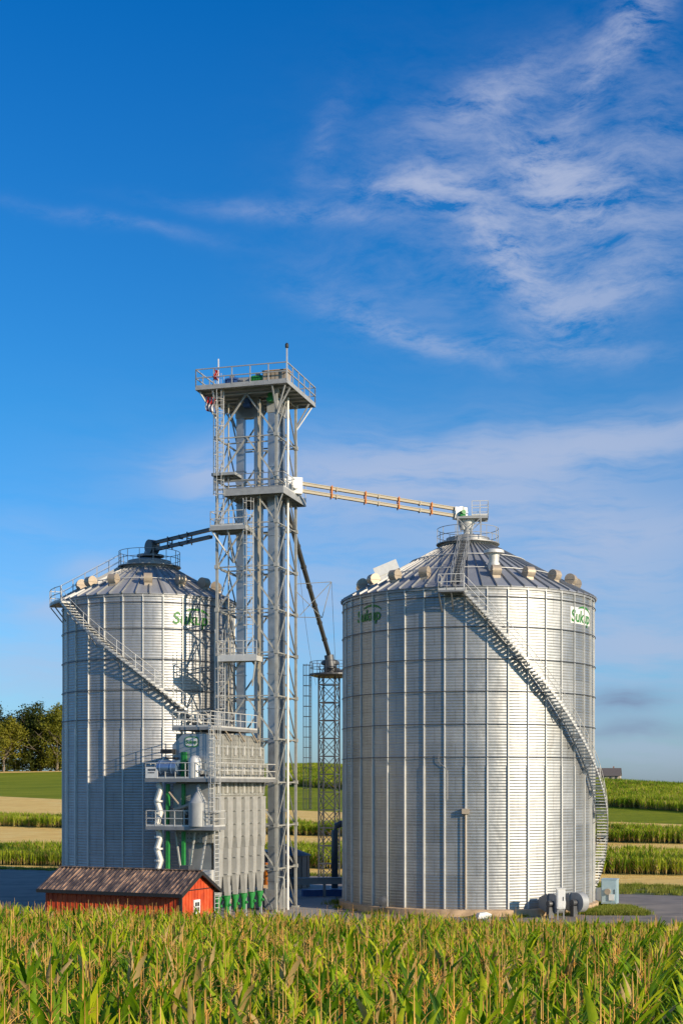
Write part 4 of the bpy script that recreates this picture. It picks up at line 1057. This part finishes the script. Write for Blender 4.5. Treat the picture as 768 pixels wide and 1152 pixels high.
for i in range(-160,160):
    xr=i*.76
    yr=-20.
    while yr<90:
        yr+=.185+r.uniform(-.05,.06)
        x=xr*ca+yr*sa+r.uniform(-.08,.08); y=-xr*sa+yr*ca
        if y<8.5 or y>60.5+.8*math.sin(x*.4)+r.uniform(-.5,.5): continue
        if x<-.25*y-4 or x>.25*y+7: continue
        if noise.noise(Vector((x*.25,y*.25,0)))>.62: continue
        pts.append((x,y,Tz(x,y)+r.uniform(-.12,.08)+.14*noise.noise(Vector((x*.5,y*.5,3)))))
scatter('corn_field',pts,colN,'green cornfield with tan tassels filling the whole foreground','cornfield',NV,.84,1.2,11)
# far corn: clumps of rows
colF=bpy.data.collections.new('corn_far_sources')
for i in range(5):
    r2=random.Random(50+i); V=[];Fc=[];MI=[]
    for gx in range(4):
        for gy in range(8):
            v,f_,m_=corn_plant(900+i*40+gx*8+gy,1,1.45); o=len(V); dx_,dy_=-1.1+gx*.75+r2.uniform(-.1,.1),-1.1+gy*.3+r2.uniform(-.1,.1)
            V+=[q+Vector((dx_,dy_,0)) for q in v]; Fc+=[tuple(k+o for k in q) for q in f_]; MI+=m_
    meshobj('corn_clump',V,Fc,MI,['farleaf']+CM[1:],colF)
def farfield(label,f0,f1,x0,x1,step,seed,name='corn_field'):
    pts=[]; r=random.Random(seed); x=x0
    while x<x1:
        y=f0(x)+1
        while y<f1(x):
            if abs(x)<.27*y+14: pts.append((x+r.uniform(-.3,.3),y+r.uniform(-.25,.25),Tz(x,y)-.05+.12*noise.noise(Vector((x*.1,y*.1,1)))))
            y+=step
        x+=step
    scatter(name,pts,colF,label,'cornfield',5,.85,1.1,seed)
    # soil under the crop
farfield('nearest strip of standing corn behind the bins and the yard',B_c1,B_c1b,-75,80,1.9,21)
farfield('second strip of standing corn, between the two straw strips up the slope',B_c2,B_c2b,-85,85,1.9,22)
def B_c3b(x): return min(B_c3(x)+160,(219-1.35*min(max(x+5,0),95)+165)-.38*x)
farfield('distant cornfield covering the hill up to its crest',B_c3,B_c3b,-52,110,2.0,23)
# weeds and grass
colG=bpy.data.collections.new('grass_sources'); M['grass']=leaf_mat('weed_leaf',(.10,.15,.012),(.20,.24,.02),(.36,.32,.08),.3,.6)
for i in range(4):
    r2=random.Random(70+i); V=[];Fc=[];MI=[]
    for k in range(60):
        x,y=r2.gauss(0,.28),r2.gauss(0,.28); a=r2.uniform(0,6.28); h_=r2.uniform(.15,.45); w_=.02; dx_,dy_=math.cos(a)*w_,math.sin(a)*w_; lx,ly=r2.uniform(-.15,.15),r2.uniform(-.15,.15)
        o=len(V); V+=[Vector((x-dx_,y-dy_,0)),Vector((x+dx_,y+dy_,0)),Vector((x+lx*.4+dx_*.7,y+ly*.4+dy_*.7,h_*.6)),Vector((x+lx*.4-dx_*.7,y+ly*.4-dy_*.7,h_*.6)),Vector((x+lx,y+ly,h_))]
        Fc+=[(o,o+1,o+2,o+3),(o+3,o+2,o+4)]; MI+=[0,0]
    meshobj('grass_tuft',V,Fc,MI,['grass'],colG)
pts=[]; r=random.Random(9)
for _ in range(1100):
    x=r.uniform(16.8,20.8); y=r.uniform(97,102.5)
    if noise.noise(Vector((x*.35,y*.35,0)))>-.12 and (x-9.32)**2+(y-105)**2>9.9**2: pts.append((x,y,.0))
for _ in range(3500):
    x=r.uniform(-45,45); y=r.uniform(61,84); pts.append((x,y,Tz(x,y)))
for _ in range(700):
    x=r.uniform(14,60); y0_=124.5-.38*x; y=r.uniform(y0_,B_tan3n(x)); pts.append((x,y,Tz(x,y)))
for _ in range(220):
    a_=r.uniform(0,6.28); q_=9.6+abs(r.gauss(0,.5)); x,y=9.32+q_*math.cos(a_),105+q_*math.sin(a_)
    if noise.noise(Vector((x*.5,y*.5,2)))>0.05: pts.append((x,y,.01))
for _ in range(1200):
    x=r.uniform(-40,45); y=r.choice((B_tan3n(x)-.3,88.7))+r.gauss(0,.6); pts.append((x,y,Tz(x,y)))
scatter('weedy_grass',pts,colG,'low green weeds beside the yard and along the asphalt edge','grass',4,.45,1.05,31)
# ------------------------------------------------------------------ trees
TREEM={'dark':leaf_mat('dark_foliage',(.018,.028,.006),(.045,.060,.008),(.11,.115,.014),.25,.6,scale=.5),
       'olive':leaf_mat('olive_foliage',(.07,.085,.008),(.15,.155,.012),(.27,.24,.025),.3,.6,scale=.5),
       'mid':leaf_mat('mid_foliage',(.03,.045,.006),(.075,.09,.010),(.15,.15,.018),.3,.6,scale=.5)}
bark=paint('grey_bark',(.22,.18,.13),.9,0,.3,4,.05)
def tree(label,x,y,h,wid,kind,seed,low=.18,nleaf=9500):
    r=random.Random(seed); z=Tz(x,y)-.2; t=thing('tree',label,'tree',(x,y,z),r.uniform(0,6),'trees at the field edge')
    tk=MB(); cl=[]
    def limb(p,d,L,rad,dep):
        pts=[p]; q=p
        for k in range(4):
            d=(d+Vector((r.uniform(-.22,.22),r.uniform(-.22,.22),r.uniform(-.05,.15)))).normalized(); q=q+d*(L/4); pts.append(q)
        for k in range(4): tk.tube(pts[k],pts[k+1],rad*(1-k*.17),rad*(1-(k+1)*.17),n=6,cap=False)
        if dep==0: cl.append((q,1)); cl.append((pts[2],.8)); return
        for k in range(3 if dep>1 else 3):
            a=r.uniform(0,6.28); dd=(d*.6+Vector((math.cos(a),math.sin(a),r.uniform(.0,.7)))).normalized()
            limb(pts[r.choice((2,3,4))],dd,L*.68,rad*.5,dep-1)
    p0=Vector((0,0,0)); hh=h*.30
    tk.tube(p0,Vector((0,0,hh)),h*.022,h*.017,n=8)
    for k in range(6):
        a=2*PI*k/6+r.uniform(-.4,.4); e=r.uniform(.25,1.1)
        limb(Vector((0,0,hh*(.75+.25*(k%2)))),Vector((math.cos(a)*wid/h*1.7,math.sin(a)*wid/h*1.7,e)),h*.30,h*.010,2)
    limb(Vector((0,0,hh)),Vector((0,0,1)),h*.36,h*.014,2)
    tk.build('trunk',bark,t)
    V=[];Fc=[]
    mz=max(c[0].z for c in cl); mr=max(math.hypot(c[0].x,c[0].y) for c in cl)
    C2=[Vector((c[0].x*wid/2/mr*.88,c[0].y*wid/2/mr*.88,c[0].z*h/mz*.94)) for c in cl]
    C2=[c for c in C2 if c.z>h*low]
    for _ in range(75): 
        a=r.uniform(0,6.28); rr=wid*.55*math.sqrt(r.random()); zz=r.uniform(low,.85)*h; sc=math.sqrt(max(.25,1-((zz/h-.42)/.6)**2)); C2.append(Vector((rr*math.cos(a)*sc,rr*math.sin(a)*sc,zz)))
    for _ in range(nleaf):
        c=r.choice(C2); s=h*.055; d=Vector((r.gauss(0,1),r.gauss(0,1),r.gauss(0,.7))); 
        p=c+d*s*.8; n=Vector((r.gauss(0,1),r.gauss(0,1),r.gauss(.5,1))).normalized(); a=n.orthogonal().normalized(); b=n.cross(a); q=r.uniform(.18,.40)
        th=r.uniform(0,6.28); a2=a*math.cos(th)+b*math.sin(th); b2=n.cross(a2); o=len(V)
        V+=[p-a2*q,p+b2*q*.6,p+a2*q,p-b2*q*.6]; Fc.append((o,o+1,o+2,o+3))
    me=bpy.data.meshes.new('crown'); me.from_pydata([tuple(v) for v in V],[],Fc); me.materials.append(TREEM[kind]); o=bpy.data.objects.new('crown',me); COL.objects.link(o); o.parent=t
tree('yellow green spreading tree at the left photo edge with a bare curved limb showing',-94,396,15.5,13,'olive',1,.28)
tree('tall dark tree right behind the yellow green spreading tree',-99,410,20,13,'dark',2,.08,11000)
tree('dark rounded tree in the middle of the left tree group',-88,404,20.5,11,'dark',3,.05,11000)
tree('mid green tree filling the gap low in the left tree group',-84.5,400,17,9,'mid',4,.05)
tree('olive slim tree touching the edge of the left bin',-79.5,398,19.5,9,'olive',5,.05)
tree('dark tall tree half hidden behind the left bin edge',-78,412,21.5,12,'dark',6,.05,11000)
tree('dark green tree mostly hidden behind the left bin',-70,405,19,12,'mid',7,.05)
tree('outermost dark tree at the far left photo edge',-108,404,20,13,'dark',8,.05)
def shrub(label,x,y,h,wid,kind,seed):
    r=random.Random(seed); t=thing('shrub',label,'shrub',(x,y,Tz(x,y)-.1),0,'undergrowth below the trees')
    mb=MB()
    for k in range(7): a=r.uniform(0,6.28); mb.tube((0,0,0),(math.cos(a)*wid*.3,math.sin(a)*wid*.3,h*.6),.08,.03,n=5)
    mb.build('stem',bark,t); V=[];Fc=[]; C2=[Vector((r.gauss(0,wid*.24),r.gauss(0,1.2),r.uniform(.1,.8)*h)) for _ in range(24)]
    for _ in range(2600):
        c=r.choice(C2); p=c+Vector((r.gauss(0,.6),r.gauss(0,.6),r.gauss(0,.45))); n=Vector((r.gauss(0,1),r.gauss(0,1),r.gauss(.5,1))).normalized(); a=n.orthogonal().normalized(); b=n.cross(a); q=r.uniform(.14,.3); o=len(V)
        V+=[p-a*q,p+b*q*.6,p+a*q,p-b*q*.6]; Fc.append((o,o+1,o+2,o+3))
    me=bpy.data.meshes.new('foliage'); me.from_pydata([tuple(v) for v in V],[],Fc); me.materials.append(TREEM[kind]); o=bpy.data.objects.new('foliage',me); COL.objects.link(o); o.parent=t
for x,w_,h_,kd,lb in((-105,9,6,'dark','dark shrub under the outermost tree at the left edge'),(-98.5,8,5,'dark','dark shrub behind the trunk of the yellow green tree'),(-92,8,6.5,'mid','mid green shrub right of the yellow green tree trunk'),(-86,8,5.5,'dark','dark shrub filling the middle of the tree group'),(-80.5,7,6,'olive','olive shrub at the foot of the tree by the left bin'),(-74,9,6,'dark','dark shrub mostly hidden behind the left bin')):
    shrub(lb,x,401,h_,w_,kd,int(-x))
# dry verge under trees
strip('dry_verge',lambda x:386-.0*x,lambda x:398,-130,-55,stub,dz=.09,nx=20,ny=3)
# ------------------------------------------------------------------ world
w=bpy.data.worlds.new('World'); S.world=w; w.use_nodes=True; nt=w.node_tree
bg=nt.nodes['Background']; sky=nd(nt,'ShaderNodeTexSky',sky_type='NISHITA'); sky.sun_disc=False
sky.sun_elevation=SUN_EL; sky.sun_rotation=R_(180)-SUN_AZ; sky.air_density=1.; sky.dust_density=.6; sky.ozone_density=2.5; sky.altitude=100
tc=nd(nt,'ShaderNodeTexCoord'); sp=nd(nt,'ShaderNodeSeparateXYZ'); nt.links.new(tc.outputs['Generated'],sp.inputs[0])
AZ=mth(nt,'ARCTAN2',sp.outputs[0],sp.outputs[1]); EL=mth(nt,'ARCSINE',sp.outputs[2])
cmb=nd(nt,'ShaderNodeCombineXYZ'); nt.links.new(AZ,cmb.inputs[0]); nt.links.new(EL,cmb.inputs[1])
def ntex(vec,scale,detail,rough,dist=0,outp='Fac',off=(0,0,0),sc=(1,1,1),rz=0):
    mp=nd(nt,'ShaderNodeMapping'); mp.inputs['Location'].default_value=off; mp.inputs['Scale'].default_value=sc; mp.inputs['Rotation'].default_value=(0,0,rz); nt.links.new(vec,mp.inputs[0])
    n=nd(nt,'ShaderNodeTexNoise'); n.inputs['Scale'].default_value=scale; n.inputs['Detail'].default_value=detail; n.inputs['Roughness'].default_value=rough; n.inputs['Distortion'].default_value=dist
    nt.links.new(mp.outputs[0],n.inputs['Vector']); return n.outputs[outp]
wv=ntex(cmb.outputs[0],9,4,.55,0,'Color')
vm=nd(nt,'ShaderNodeVectorMath',operation='SUBTRACT'); nt.links.new(wv,vm.inputs[0]); vm.inputs[1].default_value=(.5,.5,.5)
vs=nd(nt,'ShaderNodeVectorMath',operation='SCALE'); nt.links.new(vm.outputs[0],vs.inputs[0]); vs.inputs['Scale'].default_value=.034
va=nd(nt,'ShaderNodeVectorMath',operation='ADD'); nt.links.new(vs.outputs[0],va.inputs[0]); nt.links.new(cmb.outputs[0],va.inputs[1])
s2=nd(nt,'ShaderNodeSeparateXYZ'); nt.links.new(va.outputs[0],s2.inputs[0]); U,V_=s2.outputs[0],s2.outputs[1]
def blob(px,py,rx,ry,deg,st):
    az=math.atan((px-384)/1600); el=math.atan((885-py)/1600*math.cos(az))
    a=R_(-deg); cx,sx=math.cos(a),math.sin(a); rx/=1600;ry/=1600
    du=mth(nt,'SUBTRACT',U,az); dv=mth(nt,'SUBTRACT',V_,el)
    p=mth(nt,'MULTIPLY_ADD',du,cx/rx,mth(nt,'MULTIPLY',dv,sx/rx)); q=mth(nt,'MULTIPLY_ADD',du,-sx/ry,mth(nt,'MULTIPLY',dv,cx/ry))
    e=mth(nt,'ADD',mth(nt,'MULTIPLY',p,p),mth(nt,'MULTIPLY',q,q))
    return mth(nt,'MULTIPLY',mth(nt,'EXPONENT',mth(nt,'MULTIPLY',e,-1.)),st)
# clouds: direction (azimuth, elevation) of each wisp; deg = downward tilt to the right
hi=[(475,212,42,16,5,.9),(440,222,60,10,8,.35),(615,190,60,34,20,.85),(655,225,30,22,0,.4),(560,270,70,22,48,.6),(600,310,80,34,40,.42),(690,330,80,24,-15,.4),(560,105,95,24,-22,.5),(690,55,75,20,-48,.6),(735,15,40,16,-60,.4),
    (365,165,16,45,25,.14),(340,238,120,9,3,.30),(130,246,110,7,6,.17),(470,378,90,12,18,.40),(400,340,90,26,20,.16),(620,390,150,12,6,.25),(700,250,90,60,0,.25),(600,240,180,110,0,.30),(740,130,50,80,0,.18)]
lo=[(640,620,260,110,0,.36),(560,520,260,50,-3,.26),(300,640,220,130,0,.20),(120,720,200,70,0,.25),(720,760,160,110,0,.32),(470,520,200,26,-4,.40),(640,500,160,24,-8,.45),(225,530,40,26,0,.5),(380,560,140,24,0,.25),(560,560,260,26,6,.35),(740,490,80,18,-6,.30),(700,600,140,20,2,.30),(650,640,170,40,0,.30),(730,725,110,24,2,.55),(60,685,40,14,0,.45),(105,642,34,12,-8,.35),(40,755,120,30,0,.35),(740,850,100,22,0,.28),(20,600,60,20,0,.12),(360,690,60,60,0,.25)]
def total(L):
    t=None
    for b_ in L: 
        v=blob(*b_); t=v if t is None else mth(nt,'ADD',t,v)
    return t
fil=ntex(va.outputs[0],16,11,.70,.12,'Fac',(3,1,0),(1,3.0,1),R_(-30))
mh=total(hi); mh=mth(nt,'MULTIPLY',mh,mth(nt,'MULTIPLY_ADD',fil,3.6,-1.3,clamp=True))
fl=ntex(va.outputs[0],13,9,.64,.15,'Fac',(0,4,0),(.8,5.,1),R_(4))
ml=total(lo); ml=mth(nt,'MULTIPLY',ml,mth(nt,'MULTIPLY_ADD',fl,2.9,-.60,clamp=True))
# general cirrus elsewhere in the sky, away from the photographed part
far=mth(nt,'MULTIPLY',mth(nt,'GREATER_THAN',mth(nt,'ABSOLUTE',AZ),.5),mth(nt,'MULTIPLY_ADD',fl,.9,-.35,clamp=True))
mask=mth(nt,'MINIMUM',mth(nt,'MULTIPLY',mth(nt,'TANH',mth(nt,'MULTIPLY',mth(nt,'ADD',mth(nt,'ADD',mh,ml),far),1.35)),.80),.80)
# tone of the clear sky
hsv=nd(nt,'ShaderNodeHueSaturation'); nt.links.new(sky.outputs[0],hsv.inputs['Color']); hsv.inputs['Saturation'].default_value=1.12; hsv.inputs['Value'].default_value=1.
tint=rgbmix(nt,1.,hsv.outputs[0],ramp(nt,mth(nt,'MULTIPLY',EL,1.8),[(0,(.62,.86,1.42)),(.15,(.52,.92,1.38)),(.45,(.27,.92,1.34)),(.95,(.02,.78,1.42))]),'MULTIPLY')
cloudc=ramp(nt,mth(nt,'MULTIPLY',EL,1.8),[(0,(3.5,4.1,6.0)),(.25,(4.3,4.8,6.2)),(1,(4.8,5.2,6.6))])
col=rgbmix(nt,mask,tint,cloudc)
dk=mth(nt,'MULTIPLY',mth(nt,'ADD',blob(703,791,45,13,-4,.75),mth(nt,'ADD',blob(735,820,60,10,0,.4),blob(690,830,40,8,0,.3))),mth(nt,'MULTIPLY_ADD',fl,2.5,-.5,clamp=True))
col=rgbmix(nt,dk,col,(1.5,1.9,3.2))
nt.links.new(col,bg.inputs['Color']); bg.inputs['Strength'].default_value=.093
w.cycles.sampling_method='MANUAL'; w.cycles.sample_map_resolution=512
sd=bpy.data.lights.new('sun','SUN'); sd.energy=4.6; sd.angle=R_(.5); sd.color=(1.,.83,.62)
so=bpy.data.objects.new('sun',sd); COL.objects.link(so)
sv=Vector((math.sin(SUN_AZ)*math.cos(SUN_EL),-math.cos(SUN_AZ)*math.cos(SUN_EL),math.sin(SUN_EL)))
so.rotation_euler=sv.to_track_quat('Z','Y').to_euler(); so.location=sv*200
# ------------------------------------------------------------------ camera
cd=bpy.data.cameras.new('camera'); co=bpy.data.objects.new('camera',cd); COL.objects.link(co); S.camera=co
cd.sensor_fit='HORIZONTAL'; cd.sensor_width=24; cd.lens=50; cd.shift_y=309/768; cd.clip_end=8000; cd.clip_start=.2
co.location=(0,0,CAMZ); co.rotation_euler=(R_(90),0,0)
S.view_settings.view_transform='Standard'; S.view_settings.look='None'; S.view_settings.gamma=1; S.view_settings.exposure=.3; S.view_settings.use_curve_mapping=False
S.render.engine='CYCLES'
